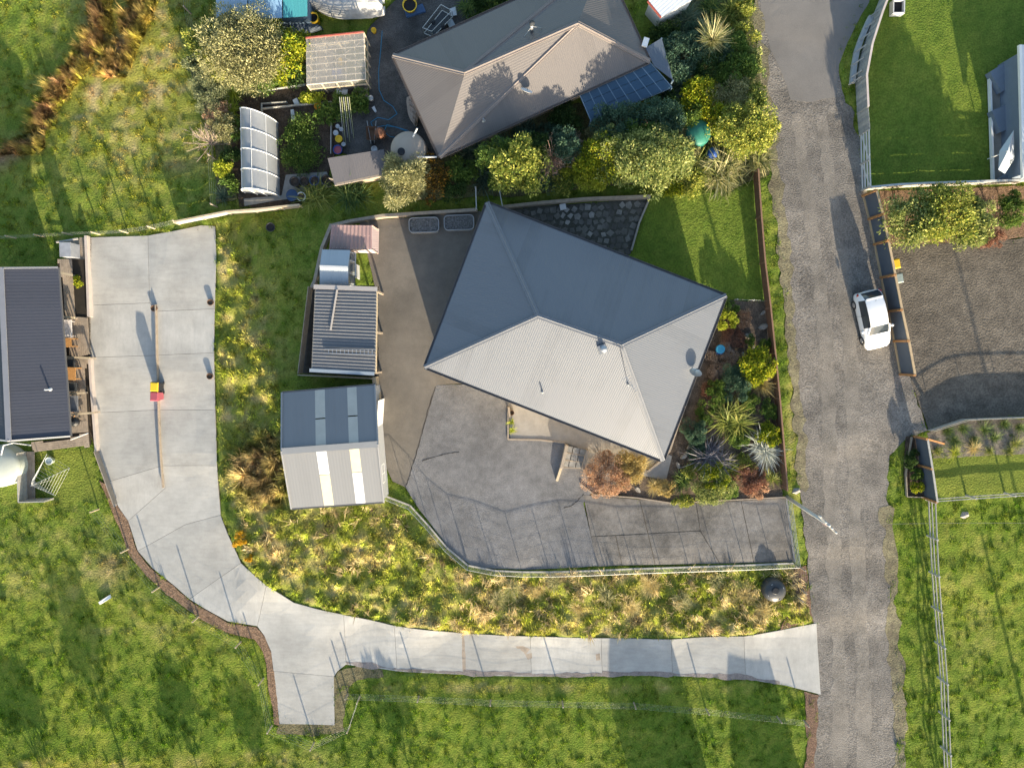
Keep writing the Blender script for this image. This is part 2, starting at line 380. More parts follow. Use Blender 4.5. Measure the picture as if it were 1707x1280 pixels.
# ================================================================== THE SETTING
drive = sheet('concrete_driveway', [(153,396),(247,393),(292,385),(335,376),(359,377),(361,430),(358,515),(357,588),(359,683),(362,776),(368,858),(380,890),(402,938),(444,975),(490,1004),(530,1015),
 (573,1024),(651,1041),(771,1055),(884,1060),(1002,1063),(1119,1065),(1240,1060),(1300,1050),(1361,1038),(1368,1157),(1310,1142),(1243,1131),(1121,1126),(1004,1126),(886,1127),(773,1124),(662,1118),(577,1107),
 (563,1118),(557,1127),(558,1208),(466,1206),(456,1118),(452,1085),(440,1058),(429,1043),(380,1035),(340,1013),(316,998),(290,975),(255,947),(230,918),(214,868),(198,845),(180,803),(165,760),(158,688),(153,596),(151,509)],
 mat('joint dirt', (.10,.09,.075), .95, .2), lift=-.02, depth=.1)
SLABS = [[(153,396),(247,393),(250,505),(151,509)],[(247,393),(292,385),(335,376),(359,377),(361,430),(358,515),(262,519),(250,505)],
 [(151,509),(250,505),(262,519),(264,592),(153,596)],[(153,596),(264,592),(267,683),(158,688)],[(158,688),(267,683),(271,776),(180,803),(165,760)],
 [(262,519),(358,515),(357,588),(264,592)],[(264,592),(357,588),(359,683),(267,683)],[(267,683),(359,683),(362,776),(271,776)],
 [(180,803),(271,776),(276,813),(214,868),(198,845)],[(271,776),(362,776),(364,810),(368,858),(309,874),(230,918),(214,868),(276,813)],
 [(230,918),(309,874),(368,858),(380,890),(402,938),(316,998),(290,975),(255,947)],[(316,998),(402,938),(444,975),(429,1043),(380,1035),(340,1013)],
 [(429,1043),(444,975),(490,1004),(530,1015),(573,1024),(577,1107),(563,1118),(557,1127),(456,1118),(452,1085),(440,1058)],[(456,1118),(557,1127),(558,1208),(466,1206)],
 [(573,1024),(651,1041),(657,1042),(662,1118),(577,1107)],[(657,1042),(771,1055),(773,1124),(662,1118)],[(771,1055),(884,1060),(886,1127),(773,1124)],[(884,1060),(1002,1063),(1004,1126),(886,1127)],
 [(1002,1063),(1119,1065),(1121,1126),(1004,1126)],[(1119,1065),(1240,1060),(1243,1131),(1121,1126)],[(1240,1060),(1300,1050),(1361,1038),(1368,1157),(1310,1142),(1243,1131)]]
SLABM = [mat('brushed concrete %d' % i, c, .82, .07, 1.1, .15, 30, stain=.24, speck=.07, stretch=s) for i, (c, s) in enumerate([((.445,.437,.410), (1,5,1)), ((.41,.404,.38), (1,5,1)), ((.462,.453,.425), (5,1,1))])]
for i, s in enumerate(SLABS):
    sheet('slab', s, SLABM[i % 3], lift=.035, inset=.010, depth=.08, parent=drive, hard=False)

for pl in ([(858,1073),(872,1076),(886,1082),(887,1096),(880,1099),(876,1090),(864,1082)], [(993,1090),(1000,1088),(1001,1099),(994,1100)], [(770,1056),(774,1056),(776,1120),(772,1122)]): sheet('mud_stain', pl, mat('dried mud', (.40,.335,.27), .95, .2, 4, stain=.3), lift=.039, jag=.05, hard=False, depth=0)
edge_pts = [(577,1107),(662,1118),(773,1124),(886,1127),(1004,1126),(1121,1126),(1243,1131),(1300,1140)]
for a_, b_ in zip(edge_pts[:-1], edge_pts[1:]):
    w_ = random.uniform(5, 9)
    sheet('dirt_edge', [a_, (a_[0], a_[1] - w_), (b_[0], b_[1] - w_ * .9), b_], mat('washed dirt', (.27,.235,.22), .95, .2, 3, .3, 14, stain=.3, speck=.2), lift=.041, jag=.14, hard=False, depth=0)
sheet('road', [(1252,-60),(1262,60),(1275,180),(1290,300),(1304,420),(1316,560),(1326,700),(1334,820),(1346,940),(1357,1040),(1364,1160),(1352,1330),(1498,1330),(1500,1180),(1492,1080),(1486,960),(1480,850),(1484,760),
 (1500,738),(1545,718),(1520,640),(1490,560),(1466,440),(1448,330),(1430,240),(1418,180),(1402,150),(1400,80),(1455,-60)], GRAVEL, lift=.02, jag=.16, depth=0)
VERGE = mat('gritty verge', (.19,.165,.12), 1, .3, 2.0, .9, 12, col2=(.22,.20,.12), stain=.3, speck=.4)
sheet('road_verge', [(1246,-60),(1256,60),(1269,180),(1284,300),(1300,420),(1312,560),(1322,700),(1330,815),(1346,820),(1338,700),(1328,560),(1316,420),(1302,300),(1286,180),(1273,60),(1263,-60)], VERGE, lift=.03, jag=.3, hard=False, depth=0)
sheet('road_verge', [(1472,845),(1478,960),(1484,1080),(1492,1180),(1490,1330),(1506,1330),(1510,1180),(1501,1080),(1495,960),(1490,850)], VERGE, lift=.03, jag=.3, hard=False, depth=0)
sheet('sealed_road', [(1318,168),(1345,171),(1394,163),(1399,110),(1412,70),(1448,5),(1462,-60),(1257,-60),(1268,20),(1284,80),(1302,120)], SEAL, lift=.03, jag=.05, hard=False, depth=.02)
sheet('gravel_driveway', [(1468,412),(1560,406),(1650,404),(1707,396),(1800,390),(1800,693),(1707,694),(1605,698),(1548,716),(1520,640),(1516,620),(1500,540),(1480,450)], GRAVEL2, lift=.035, jag=.05, hard=True, depth=.05)
TRK = mat('compacted gravel', (.20,.185,.165), 1, .14, .9, .7, 14, col2=(.245,.224,.198), stain=.25, speck=.30)
for lab_, off in (('wheel_track', -24), ('wheel_track', 16)):
    cl_ = [(1352,190),(1366,300),(1384,420),(1400,560),(1406,700),(1408,820),(1414,950),(1420,1080),(1424,1200),(1424,1330)]
    wv = [9,11,10,13,12,11,12,10,13,12]
    sheet(lab_, [(u + off - w_, v) for (u, v), w_ in zip(cl_, wv)] + [(u + off + w_, v) for (u, v), w_ in reversed(list(zip(cl_, wv)))], TRK, lift=.026, jag=.14, hard=False, depth=0)
sheet('yard', [(600,372),(640,366),(700,362),(800,352),(840,400),(790,640),(745,640),(728,642),(700,735),(676,812),(655,802),(640,770),(628,640),(626,480)], ASPH2, lift=.03, jag=.02)
sheet('asphalt_yard', [(728,642),(790,640),(860,672),(1000,720),(1080,765),(1040,800),(985,822),(972,838),(985,894),(996,943),(880,949),(790,945),(750,915),(700,850),(676,812),(700,735)], ASPH, lift=.034, jag=.02)
crack = MB()
for pts in ([(726,645),(712,690),(704,722),(694,756),(684,790),(676,812)], [(704,768),(722,762),(742,757),(766,753)], [(940,846),(952,843),(962,835),(974,822)]):
    for a, b in zip(pts[:-1], pts[1:]):
        n = 6; pa, pb = PG(*a), PG(*b); prev = None
        for k in range(n + 1):
            t = pa.lerp(pb, k / n); t = Vector((t.x + random.uniform(-.03, .03), t.y + random.uniform(-.02, .02), 0)); t.z = g1(t.x, t.y) + .036
            if prev: crack.beam(prev, t, random.uniform(.02, .07), .012)
            prev = t
tag(crack.build('crack', mat('crack filler', (.05,.045,.04), .9, .3)), kind='structure')
ps = sheet('parking_slabs', [(972,824),(1066,832),(1160,838),(1312,829),(1326,936),(1200,939),(996,944),(985,894)], mat('joint dirt', (.1,.09,.075)), lift=.0, depth=.1)
for s in ([(972,824),(1066,832),(1080,889),(985,894)],[(1066,832),(1160,838),(1167,884),(1080,889)],[(985,894),(1026,892),(1037,942),(996,944)],[(1026,892),(1080,889),(1092,941),(1037,942)],
          [(1080,889),(1167,884),(1200,939),(1092,941)],[(1160,838),(1235,834),(1256,937),(1200,939),(1167,884)],[(1235,834),(1312,829),(1326,936),(1256,937)]):
    sheet('slab', s, ASPH3, lift=.04, inset=.022, depth=.06, parent=ps, hard=False)
sheet('terrace', [(846,668),(851,732),(895,733),(944,738),(1000,760),(1060,790),(1110,800),(1120,760),(960,690)], CONC2, lift=.06, depth=.08)
sheet('mulch_bed', [(1195,500),(1278,503),(1290,640),(1302,800),(1305,828),(1215,833),(1120,838),(1060,828),(985,822),(968,800),(980,770),(1040,775),(1100,770),(1150,640)], MULCH, lift=.03, jag=.05)
sheet('planter_bed', [(1510,727),(1528,728),(1545,828),(1512,826),(1506,790)], SOIL, lift=.05, jag=.02)
sheet('plant_bed', [(1545,722),(1605,702),(1707,698),(1800,696),(1800,752),(1707,755),(1620,760),(1555,764)], mat('bark mulch grey', (.19,.165,.135), 1, .35, 3, .8, 14, speck=.35), lift=.03, jag=.08, hard=False)
sheet('shrub_bed', [(1466,318),(1707,310),(1800,310),(1800,392),(1707,396),(1650,404),(1560,406),(1478,410)], BARK, lift=.03, jag=.06)
sheet('neighbour_yard', [(612,52),(640,20),(680,-20),(760,-20),(800,20),(660,100),(735,262),(720,282),(640,288),(560,250),(560,170),(615,165)], YARD, lift=.03, jag=.1)
sheet('neighbour_garden', [(400,165),(470,148),(520,142),(612,140),(615,175),(572,182),(560,250),(548,290),(540,330),(470,345),(400,345),(385,250)], SOIL, lift=.03, jag=.05)
sheet('shed_path', [(477,292),(545,287),(555,312),(500,322),(482,332),(408,344),(407,332),(470,326)], CONC2, lift=.07, depth=.08, jag=.01)
sheet('shrubbery_floor', [(735,262),(900,190),(965,170),(1075,205),(1120,140),(1105,60),(1125,0),(1250,-10),(1262,90),(1275,200),(1282,290),(1210,320),(1130,305),(1000,310),(880,325),(690,335),(650,300),(700,282)], LITTER, lift=.03, jag=.1)
sheet('shrubbery_floor', [(320,60),(350,30),(500,30),(512,140),(420,150),(400,200),(395,330),(362,340),(358,240),(340,180)], LITTER, lift=.03, jag=.12)
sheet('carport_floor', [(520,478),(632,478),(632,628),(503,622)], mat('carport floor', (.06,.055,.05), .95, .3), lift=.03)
sheet('pebble_strip', [(143,394),(153,396),(151,509),(153,596),(158,688),(165,760),(180,803),(196,842),(190,845),(170,790),(158,752),(154,690),(150,640),(147,530),(146,440)], PEBBLE, lift=.05, hard=True)
sheet('bark_edge', [(165,800),(180,808),(198,846),(214,870),(230,920),(255,949),(290,977),(316,1000),(340,1015),(380,1037),(429,1045),(441,1060),(453,1087),(457,1120),(466,1208),(458,1206),(446,1125),(438,1085),(424,1066),(378,1053),(332,1030),(304,1010),(278,990),(240,955),(214,925),(198,876),(182,838)], BARK, lift=.04, jag=.07)
sheet('dirt_verge', [(466,1205),(558,1207),(560,1130),(566,1119),(580,1110),(640,1116),(640,1128),(596,1132),(585,1145),(576,1180),(574,1218),(520,1226),(462,1222)], mat('dark verge soil', (.15,.13,.07), 1, .35, 3, .8, 12, speck=.35), lift=.03, jag=.14, hard=False, depth=0)
sheet('dirt_verge', [(1325,945),(1344,942),(1356,1036),(1300,1049),(1320,1010)], mat('red brown dirt', (.16,.10,.07), 1, .3, 3, .8, 12, speck=.3), lift=.03, jag=.1, hard=False)
sheet('dirt_verge', [(1340,1152),(1366,1158),(1362,1200),(1354,1330),(1335,1330),(1345,1240)], MATS['red brown dirt'], lift=.03, jag=.12, hard=False)

# paving stones of the court behind the house
court = sheet('paver_court', [(800,356),(842,347),(960,340),(1080,332),(1050,425),(900,380)], mat('court moss', (.065,.066,.058), 1, .4, 5, .4, 14), lift=.03)
CP = [(p.x, p.y) for p in (PG(u, v) for u, v in [(815,362),(842,350),(960,343),(1075,336),(1048,420),(1030,425)])]
r_ = random.Random(5); a_ = P(842,350,.8); ex = (P(1080,334,.8) - a_).normalized(); ey = Vector((ex.y, -ex.x, 0))
for i in range(-3, 26):
    for j in range(0, 14):
        c = a_ + ex * (i * .46 + (j % 2) * .2 + r_.uniform(-.06, .06)) + ey * (.25 + j * .44 + r_.uniform(-.06, .06))
        if not inpoly(np.array([c.x]), np.array([c.y]), CP)[0]: continue
        n = r_.choice((4, 4, 5)); sc = r_.uniform(.20, .275); ph = r_.uniform(0, 6)
        poly = [(c.x + sc * r_.uniform(.8, 1.15) * math.cos(ph + k * 6.283 / n), c.y + sc * r_.uniform(.8, 1.15) * math.sin(ph + k * 6.283 / n)) for k in range(n)]
        z = g1(c.x, c.y) + .03; t = r_.uniform(.004, .012)
        MB().prism(poly, z - .03, z + t).build('paver', r_.choices(PAVE, (4, 5, 2, 6))[0], court)

# ================================================================== terrain
def axis(lo, hi, step, far):
    a = list(np.arange(lo, hi + 1e-6, step)); s = step
    while a[-1] < far: s *= 1.5; a.append(a[-1] + s)
    s = step
    while a[0] > -far: s *= 1.5; a.insert(0, a[0] - s)
    return np.array(a)
XA = axis(-39, 39, .24, 600); YA = axis(-33, 30, .24, 600)
GX, GY = np.meshgrid(XA, YA); gx = GX.ravel(); gy = GY.ravel()
base = gz(gx, gy); hardm = np.zeros(gx.shape, bool)
for pl in HARD: hardm |= inpoly(gx, gy, pl)
UU, VV = to_px(gx, gy, base)
ROUGH = [[(395,860),(470,850),(650,830),(690,860),(780,955),(1000,955),(1330,945),(1350,1035),(1240,1058),(1000,1062),(760,1053),(570,1022),(460,985),(405,935)],
         [(362,370),(400,368),(440,520),(465,640),(475,850),(390,860),(366,800)]]
def rough_mask(u, v):
    m = np.zeros(np.shape(u), bool)
    for pl in ROUGH: m |= inpoly(u, v, pl)
    return m
rm = rough_mask(UU, VV)
MOW = [[(1440,0),(1760,-40),(1760,305),(1446,308),(1430,140)], [(1085,330),(1190,320),(1260,310),(1276,500),(1200,500),(1050,425)], [(88,752),(150,748),(172,838),(90,835)], [(1545,765),(1707,755),(1760,752),(1760,826),(1560,830)]]
def mow_mask(u, v):
    m = np.zeros(np.shape(u), bool)
    for pl in MOW: m |= inpoly(u, v, pl)
    return m
mm_ = mow_mask(UU, VV)
PB = lambda u, v: np.where((v < 390) & (u < 380), .55, np.where((u < 470) & (v > 830), .42, .28))      # how lumpy each paddock is
bumpy = (vnoise(gx, gy, 1.1, 1) - .5) * .20 + (vnoise(gx, gy, .5, 2) - .5) * .16
bumpy = np.where(rm, bumpy * 1.8, np.where(mm_, bumpy * .12, bumpy * PB(UU, VV)))
far = np.clip((np.hypot(gx, gy) - 50) / 40, 0, 1)
zt = base + np.where(hardm, -.14, bumpy * (1 - far))
NV, NU = GX.shape
ii = np.arange(NV * NU).reshape(NV, NU)
F = np.stack([ii[:-1, :-1].ravel(), ii[:-1, 1:].ravel(), ii[1:, 1:].ravel(), ii[1:, :-1].ravel()], 1)
def blob(u, v, cu, cv, ru, rv, s=1.0):
    return s * np.exp(-(((u - cu) / ru) ** 2 + ((v - cv) / rv) ** 2))
def grass_colour(u, v, x, y, rnd):
    """own colour of the grass at a place: green pasture, straw and dry stalks"""
    n1 = vnoise(x, y, 3.5, 21); n2 = vnoise(x, y, 1.0, 22); n3 = vnoise(x, y, .45, 23)
    g_dark = np.array([.105,.200,.016]); g_mid = np.array([.225,.345,.034]); g_yel = np.array([.47,.44,.085]); straw = np.array([.66,.52,.28]); brown = np.array([.46,.29,.19])
    t = np.clip(.22 + .28 * n1 + .35 * n2 + .5 * (rnd - .5), 0, 1)[..., None]
    c = g_dark * (1 - t) + g_mid * t
    yel = np.clip(.40 * n3 + .22 * n1 - .16 + .45 * (rnd - .5), 0, 1)
    dry = blob(u,v,230,130,120,140,.95) + blob(u,v,90,200,80,80,.15) + blob(u,v,120,940,150,70,.28) + blob(u,v,300,1040,160,60,.25) + blob(u,v,1620,1000,80,140,.22)
    dry += np.where(rough_mask(u, v), .50, 0) + np.where(rough_mask(u, v) & (u > 760), .18, 0) + blob(u,v,520,930,140,60,.25) + blob(u,v,400,560,30,200,.2) + blob(u,v,900,1145,300,10,.7) + blob(u,v,460,1265,120,12,.6) + blob(u,v,100,1275,200,10,.9) + blob(u,v,700,1048,400,10,.6)
    dry += blob(u,v,1320,560,8,300,.9) + blob(u,v,450,560,60,140,.2)
    mow = mow_mask(u, v)
    yel = np.clip(yel + dry * .6, 0, 1); yel = np.where(mow, yel * .35 + np.where((u < 300) | ((v > 700) & (u > 1500)), .22, 0), yel)[..., None]
    c = c * (1 - yel) + g_yel * yel
    st = np.clip((n2 * .7 + n3 * .6 - .62) * 1.5 * np.clip(dry * 1.5, 0, 1.2) + .25 * (rnd > .82) * np.clip(dry * 2 + .15, 0, 1), 0, 1); st = np.where(mow, st * .2, st)[..., None]
    c = c * (1 - st) + straw * st
    br = blob(u,v,440,780,45,50,1.1) + blob(u,v,505,830,30,25,.4)
    line = np.minimum(np.hypot(*(np.array([u, v]) - np.array([110, 100])[:, None])) * 0 + np.abs((u - (165 - .36 * v + 20 * np.sin(v / 40)))), 999)
    br = br + np.exp(-(line / 16) ** 2) * ((v > -20) & (v < 215)) + np.exp(-((v - (265 - .5 * u)) / 18) ** 2) * (u < 75) * .9
    l2 = np.abs(u - (240 - .42 * v)); br = br + np.exp(-(l2 / 22) ** 2) * ((v > -20) & (v < 130)) * .8 + blob(u,v,185,945,28,22,.8) + blob(u,v,295,275,25,14,.5)
    br = np.clip(br * (.55 + .6 * n3), 0, 1)[..., None]
    return c * (1 - br) + (brown * .65 + straw * .35 * (rnd[..., None] + .2)) * br
soilc = np.array([.075,.062,.035])
tcol = grass_colour(UU, VV, gx, gy, vnoise(gx, gy, .3, 31)) * .55 + soilc * .25
_gp = ((VV > 1128) & (UU > 565)) | ((UU > 1480) & (VV > 830)) | ((UU < 470) & (VV > 1000)); tcol = np.where(_gp[:, None], tcol * np.array([.93, .97, .75]), tcol)
terr = link('terrain', npmesh('terrain', np.stack([gx, gy, zt], 1), F, tcol), attrmat('turf ground', .95, 0, .3, 9.0, .6), smooth=True)
tag(terr, kind='structure')

# ================================================================== grass blades (nobody could count them)
_hx = np.arange(-39, 39, .08); _hy = np.arange(-33, 30, .08); _hm = np.meshgrid(_hx, _hy)
HMASK = np.zeros(_hm[0].shape, bool)
for pl in HARD: HMASK |= inpoly(_hm[0], _hm[1], pl)
def hardtest(x, y):
    return HMASK[np.clip(((y + 33) / .08 + .5).astype(int), 0, len(_hy) - 1), np.clip(((x + 39) / .08 + .5).astype(int), 0, len(_hx) - 1)]
SHEDS_PX = [[(0,440),(100,445),(120,730),(0,740)],[(470,650),(630,640),(642,840),(485,850)],[(505,470),(632,470),(632,628),(505,628)],[(530,370),(632,370),(632,478),(530,478)],[(360,-20),(515,-20),(515,25),(360,25)],
            [(812,338),(1210,493),(1105,768),(708,612)],[(1645,130),(1760,60),(1760,310),(1650,300)],[(0,742),(55,742),(60,832),(0,832)],[(100,395),(150,395),(150,750),(60,750),(60,740),(118,730),(100,440)],[(655,93),(733,262),(1083,103),(1005,-66)]]
def blades(n, xr, yr, pick, hmin, hmax, wid, lean, seed, cell=.2, tuft=1.0, pasture=False):
    r = np.random.default_rng(seed)
    x = r.uniform(*xr, n); y = r.uniform(*yr, n); z = gz(x, y); u, v = to_px(x, y, z)
    k = pick(u, v) & ~hardtest(x + r.normal(size=n) * .11, y + r.normal(size=n) * .11)
    for pl in SHEDS_PX: k &= ~inpoly(u, v, pl)
    x, y, z, u, v = x[k], y[k], z[k], u[k], v[k]; m = len(x)
    cl = vnoise(x, y, .30, seed) * .55 + vnoise(x, y, .62, seed + 5) * .40 + vnoise(x, y, 1.7, seed + 1) * .15
    keep = r.random(m) < np.clip((cl - .30) * 3.2, .2, 1); x, y, z, u, v, cl = (q[keep] for q in (x, y, z, u, v, cl)); m = len(x)
    tb = np.random.default_rng(seed + 77).random((4, 256, 256)); cs_ = cell * (1 + .5 * vnoise(x, y, 3.0, seed + 3))
    qx = np.floor((x + .22 * vnoise(x, y, .31, seed + 13) + 100) / cell).astype(int) % 256; qy = np.floor((y + .22 * vnoise(x, y, .27, seed + 14) + 100) / cell).astype(int) % 256
    tone = .30 + 1.45 * tb[0][qx, qy] ** 1.3; tone = 1 + (tone - 1) * tuft
    h = (hmin + (hmax - hmin) * r.random(m)) * np.clip((cl - .2) * 2.2, .3, 1.7) * (1 + (.35 + 1.3 * tb[2][qx, qy] - 1) * tuft); az = tb[1][qx, qy] * 6.283 + r.normal(size=m) * (.55 + 3 * (1 - tuft)); le = r.uniform(.2, 1, m) * lean
    c_tone = None
    zz = z + np.interp(cl, [0, 1], [-.02, .02]) - .03
    zz = zz + np.where(rough_mask(u, v), 1.8, PB(u, v)) * ((vnoise(x, y, 1.1, 1) - .5) * .20 + (vnoise(x, y, .5, 2) - .5) * .16) * np.where(mow_mask(u, v), .12 / PB(u, v), 1)
    b = az + np.pi / 2; w = wid * r.uniform(.6, 1.4, m) * np.where(r.random(m) < .25, 1.9, 1)
    V = np.empty((m, 3, 3)); V[:, 0] = np.stack([x + np.cos(b) * w / 2, y + np.sin(b) * w / 2, zz], 1); V[:, 1] = np.stack([x - np.cos(b) * w / 2, y - np.sin(b) * w / 2, zz], 1)
    V[:, 2] = np.stack([x + np.cos(az) * h * le, y + np.sin(az) * h * le, zz + h * np.sqrt(np.clip(1 - le ** 2, .05, 1))], 1)
    c = grass_colour(u, v, x, y, r.random(m)) * (r.uniform(.7, 1.3, m) * tone * (.6 + .7 * vnoise(x, y, .4, seed + 8)))[:, None]
    if pasture:
        tall = tb[3][qx, qy] > .965; V_h = np.where(tall, 2.6, 1.0); V[:, 2] = V[:, 0] + (V[:, 2] - V[:, 0]) * V_h[:, None]; c = np.where(tall[:, None], c * np.array([.55, .7, .55]), c)
    else: c = c * (1.25 if seed == 102 else 1.0)
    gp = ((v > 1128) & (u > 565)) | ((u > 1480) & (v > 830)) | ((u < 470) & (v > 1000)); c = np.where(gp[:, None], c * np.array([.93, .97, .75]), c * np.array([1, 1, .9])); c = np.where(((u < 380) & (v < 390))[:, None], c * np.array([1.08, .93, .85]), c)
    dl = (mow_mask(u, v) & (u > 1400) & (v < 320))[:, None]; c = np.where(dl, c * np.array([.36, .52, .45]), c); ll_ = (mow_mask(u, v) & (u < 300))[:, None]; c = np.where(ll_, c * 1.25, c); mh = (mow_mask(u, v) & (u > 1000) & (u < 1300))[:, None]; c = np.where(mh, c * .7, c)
    return V.reshape(-1, 3), np.repeat(c, 3, 0)
inframe = lambda u, v: (u > -50) & (u < 1757) & (v > -50) & (v < 1330)
BL = attrmat('grass blades', .7, .35)
def grass_obj(name, label, parts):
    V = np.concatenate([p[0] for p in parts]); C = np.concatenate([p[1] for p in parts]); Fx = np.arange(len(V)).reshape(-1, 3)
    o = link(name, npmesh(name, V, Fx, C), BL); tag(o, label, 'grass', kind='stuff')
XR, YR = (-37, 37), (-31, 27)
grass_obj('pasture_grass', 'green pasture grass covering the paddocks and verges', [blades(2600000, XR, YR, lambda u, v: inframe(u, v) & ~rough_mask(u, v) & ~mow_mask(u, v), .04, .10, .036, .85, 101, .2, .55, True)])
grass_obj('rough_grass', 'long rough grass with straw tufts on the banks beside the driveway', [blades(1300000, XR, YR, lambda u, v: inframe(u, v) & rough_mask(u, v), .10, .32, .045, .92, 102, .24, .8)])
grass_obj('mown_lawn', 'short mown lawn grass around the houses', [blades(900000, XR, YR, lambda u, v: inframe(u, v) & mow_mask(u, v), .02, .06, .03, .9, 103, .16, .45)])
def straw_pick(u, v):
    x, y = (u - U0) * PX, (V0 - v) * PX
    return inframe(u, v) & inpoly(u, v, ROUGH[0]) & (vnoise(x, y, .55, 61) * .6 + vnoise(x, y, 1.6, 62) * .5 > np.where(u > 760, .57, .70))
_gc = grass_colour
def grass_colour(u, v, x, y, rnd): return np.array([.70,.57,.34]) * (.55 + .6 * rnd)[..., None] * np.ones((len(u), 3))
grass_obj('straw_tufts', 'bleached straw tufts scattered over the grassy bank', [blades(800000, XR, YR, straw_pick, .30, .60, .04, .98, 105, .45)])
grass_colour = _gc
def brown_pick(u, v):
    a = ((np.abs(u - (165 - .36 * v + 20 * np.sin(v / 40))) < 22) & (v > -20) & (v < 215)) | ((np.abs(v - (265 - .5 * u)) < 20) & (u < 75)) | ((np.abs(u - (240 - .42 * v)) < 26) & (v > -20) & (v < 130))
    a |= (((u - 440) / 52) ** 2 + ((v - 785) / 58) ** 2 < 1)
    return a & inframe(u, v)
grass_obj('dry_stalks', 'tall brown dry stalks along the paddock ditch and behind the shed', [blades(420000, (-37, -22), (13, 27), brown_pick, .30, .62, .04, .8, 104), blades(160000, (-20, -12), (-12, -2), brown_pick, .35, .8, .045, .85, 106)])

# ================================================================== BUILDINGS
UP = Vector((0, 0, 1))
def wallbox(parent, pts, z0, z1, m, name='wall', th=.12):
    """walls round a footprint, each wall its own part"""
    n = len(pts); c = sum((Vector((p[0], p[1], 0)) for p in pts), Vector()) / n; out = []
    for i in range(n):
        a = Vector((pts[i][0], pts[i][1], 0)); b = Vector((pts[(i + 1) % n][0], pts[(i + 1) % n][1], 0)); d = (b - a).normalized()
        out.append(MB().prism([a, b, b + (c - b).normalized() * th * 1.4, a + (c - a).normalized() * th * 1.4], z0, z1).build(name, m, parent))
    return out
def wall_window(parent, a, b, t, w, z0, z1, fr=WHITE, gl=GLASSD, name='window'):
    a = Vector((a[0], a[1], 0)); b = Vector((b[0], b[1], 0)); d = (b - a).normalized(); n = Vector((d.y, -d.x, 0)); m = a.lerp(b, t); rz = math.atan2(d.y, d.x)
    f = MB()
    p0, p1 = m - d * w / 2, m + d * w / 2
    for q, r_ in (((p0, p1, z0), 0), ((p0, p1, z1), 0)): f.beam(Vector((q[0].x, q[0].y, q[2])) + n * .02, Vector((q[1].x, q[1].y, q[2])) + n * .02, .06, .06)
    for q in (p0, m, p1): f.beam(Vector((q.x, q.y, z0)) + n * .02, Vector((q.x, q.y, z1)) + n * .02, .05, .06)
    o = f.build(name, fr, parent)
    MB().box((m.x + n.x * .012, m.y + n.y * .012, (z0 + z1) / 2), (w - .05, .016, z1 - z0 - .05), rz).build('pane', gl, o)
    return o
def hip_house(name, label, C4, ridge, ze, zr, zg, rm_, wm, cap, gut, over=.55):
    """C4: W,N,E,S eave corners in pixels at height ze"""
    c = [P(u, v, ze) for u, v in C4]; ra, rb = P(*ridge[0], zr), P(*ridge[1], zr); ctr = (c[0] + c[1] + c[2] + c[3]) / 4
    o = thing(name, label, 'house', (ctr.x, ctr.y, zg))
    W, Nn, E, S = c
    for q in ([W, S, E and rb and S] and [[W, Nn, ra]], [[Nn, E, rb, ra]], [[E, S, rb]], [[S, W, ra, rb]]):
        quad_uv('roof', q, rm_, o, .05)
    for a, b in ((W, ra), (Nn, ra), (E, rb), (S, rb), (ra, rb)):
        d = (b - a).normalized()
        MB().beam(a + UP * .035, b + UP * .035, .30, .05).tube(a + UP * .05, b + UP * .05, .06, .06, 6).build('ridge_cap', cap, o)
    for i in range(4):
        a, b = c[i], c[(i + 1) % 4]; out = ((a + b) / 2 - ctr); out.z = 0; out.normalize()
        g = MB(); g.beam(a + out * .06 - UP * .06, b + out * .06 - UP * .06, .12, .02); g.beam(a + out * .115 - UP * .02, b + out * .115 - UP * .02, .018, .10); g.beam(a + out * .005 - UP * .02, b + out * .005 - UP * .02, .018, .10)
        gt = g.build('gutter', gut, o)
        n = int((b - a).length / 1.2); k_ = MB()
        for k in range(1, n): p = a.lerp(b, k / n); k_.beam(p - UP * -.035, p + out * .125 + UP * .035, .03, .012)
        tag(k_.build('gutter_strap', gut, gt), kind='stuff')
        MB().beam(a - UP * .16, b - UP * .16, .03, .2).build('fascia', gut, o)
    ins = [p + (ctr - p).normalized() * (over * 1.41) for p in c]
    MB().prism([(p.x, p.y) for p in c], ze - .24, ze - .20).build('soffit', WHITE, o)
    ws = wallbox(o, ins, zg - .2, ze - .24, wm)
    for i, w in enumerate(ws):
        a, b = ins[i], ins[(i + 1) % 4]; L = (b - a).length; n = max(2, int(L / 4))
        for k in range(n):
            wall_window(w, b, a, (k + .5) / n, min(1.6, L / n * .6), zg + .9, zg + 2.0)
    return o, c, ra, rb
ROOF_MAIN = roofmat('grey corrugated roof', (.132,.144,.166), .13, .42, .55, .07)
CAP_MAIN = mat('grey ridge flashing', (.185,.195,.215), .4, .05)
GUT_MAIN = mat('dark gutter', (.10,.10,.105), .5, .1)
main, mc, mra, mrb = hip_house('main_house', 'large house with grey corrugated hip roof turned diamond-wise beside the asphalt yard', [(708,612),(812,338),(1210,493),(1105,768)], [(897,527),(1035,575)], 3.6, 6.45, .8, ROOF_MAIN, CREAM, CAP_MAIN, GUT_MAIN)
ROOF_NB = roofmat('taupe corrugated roof', (.126,.116,.113), .13, .45, .5, .06)
nb, nc, nra, nrb = hip_house('neighbour_house', 'long house with taupe brown hip roof and tree shadows across its front slope', [(655,93),(1005,-66),(1083,103),(733,262)], [(775,122),(963,40)], 2.75, 4.55, .4, ROOF_NB, CREAM, mat('taupe flashing', (.24,.205,.185), .45, .05), mat('taupe gutter', (.16,.135,.12), .5, .1))

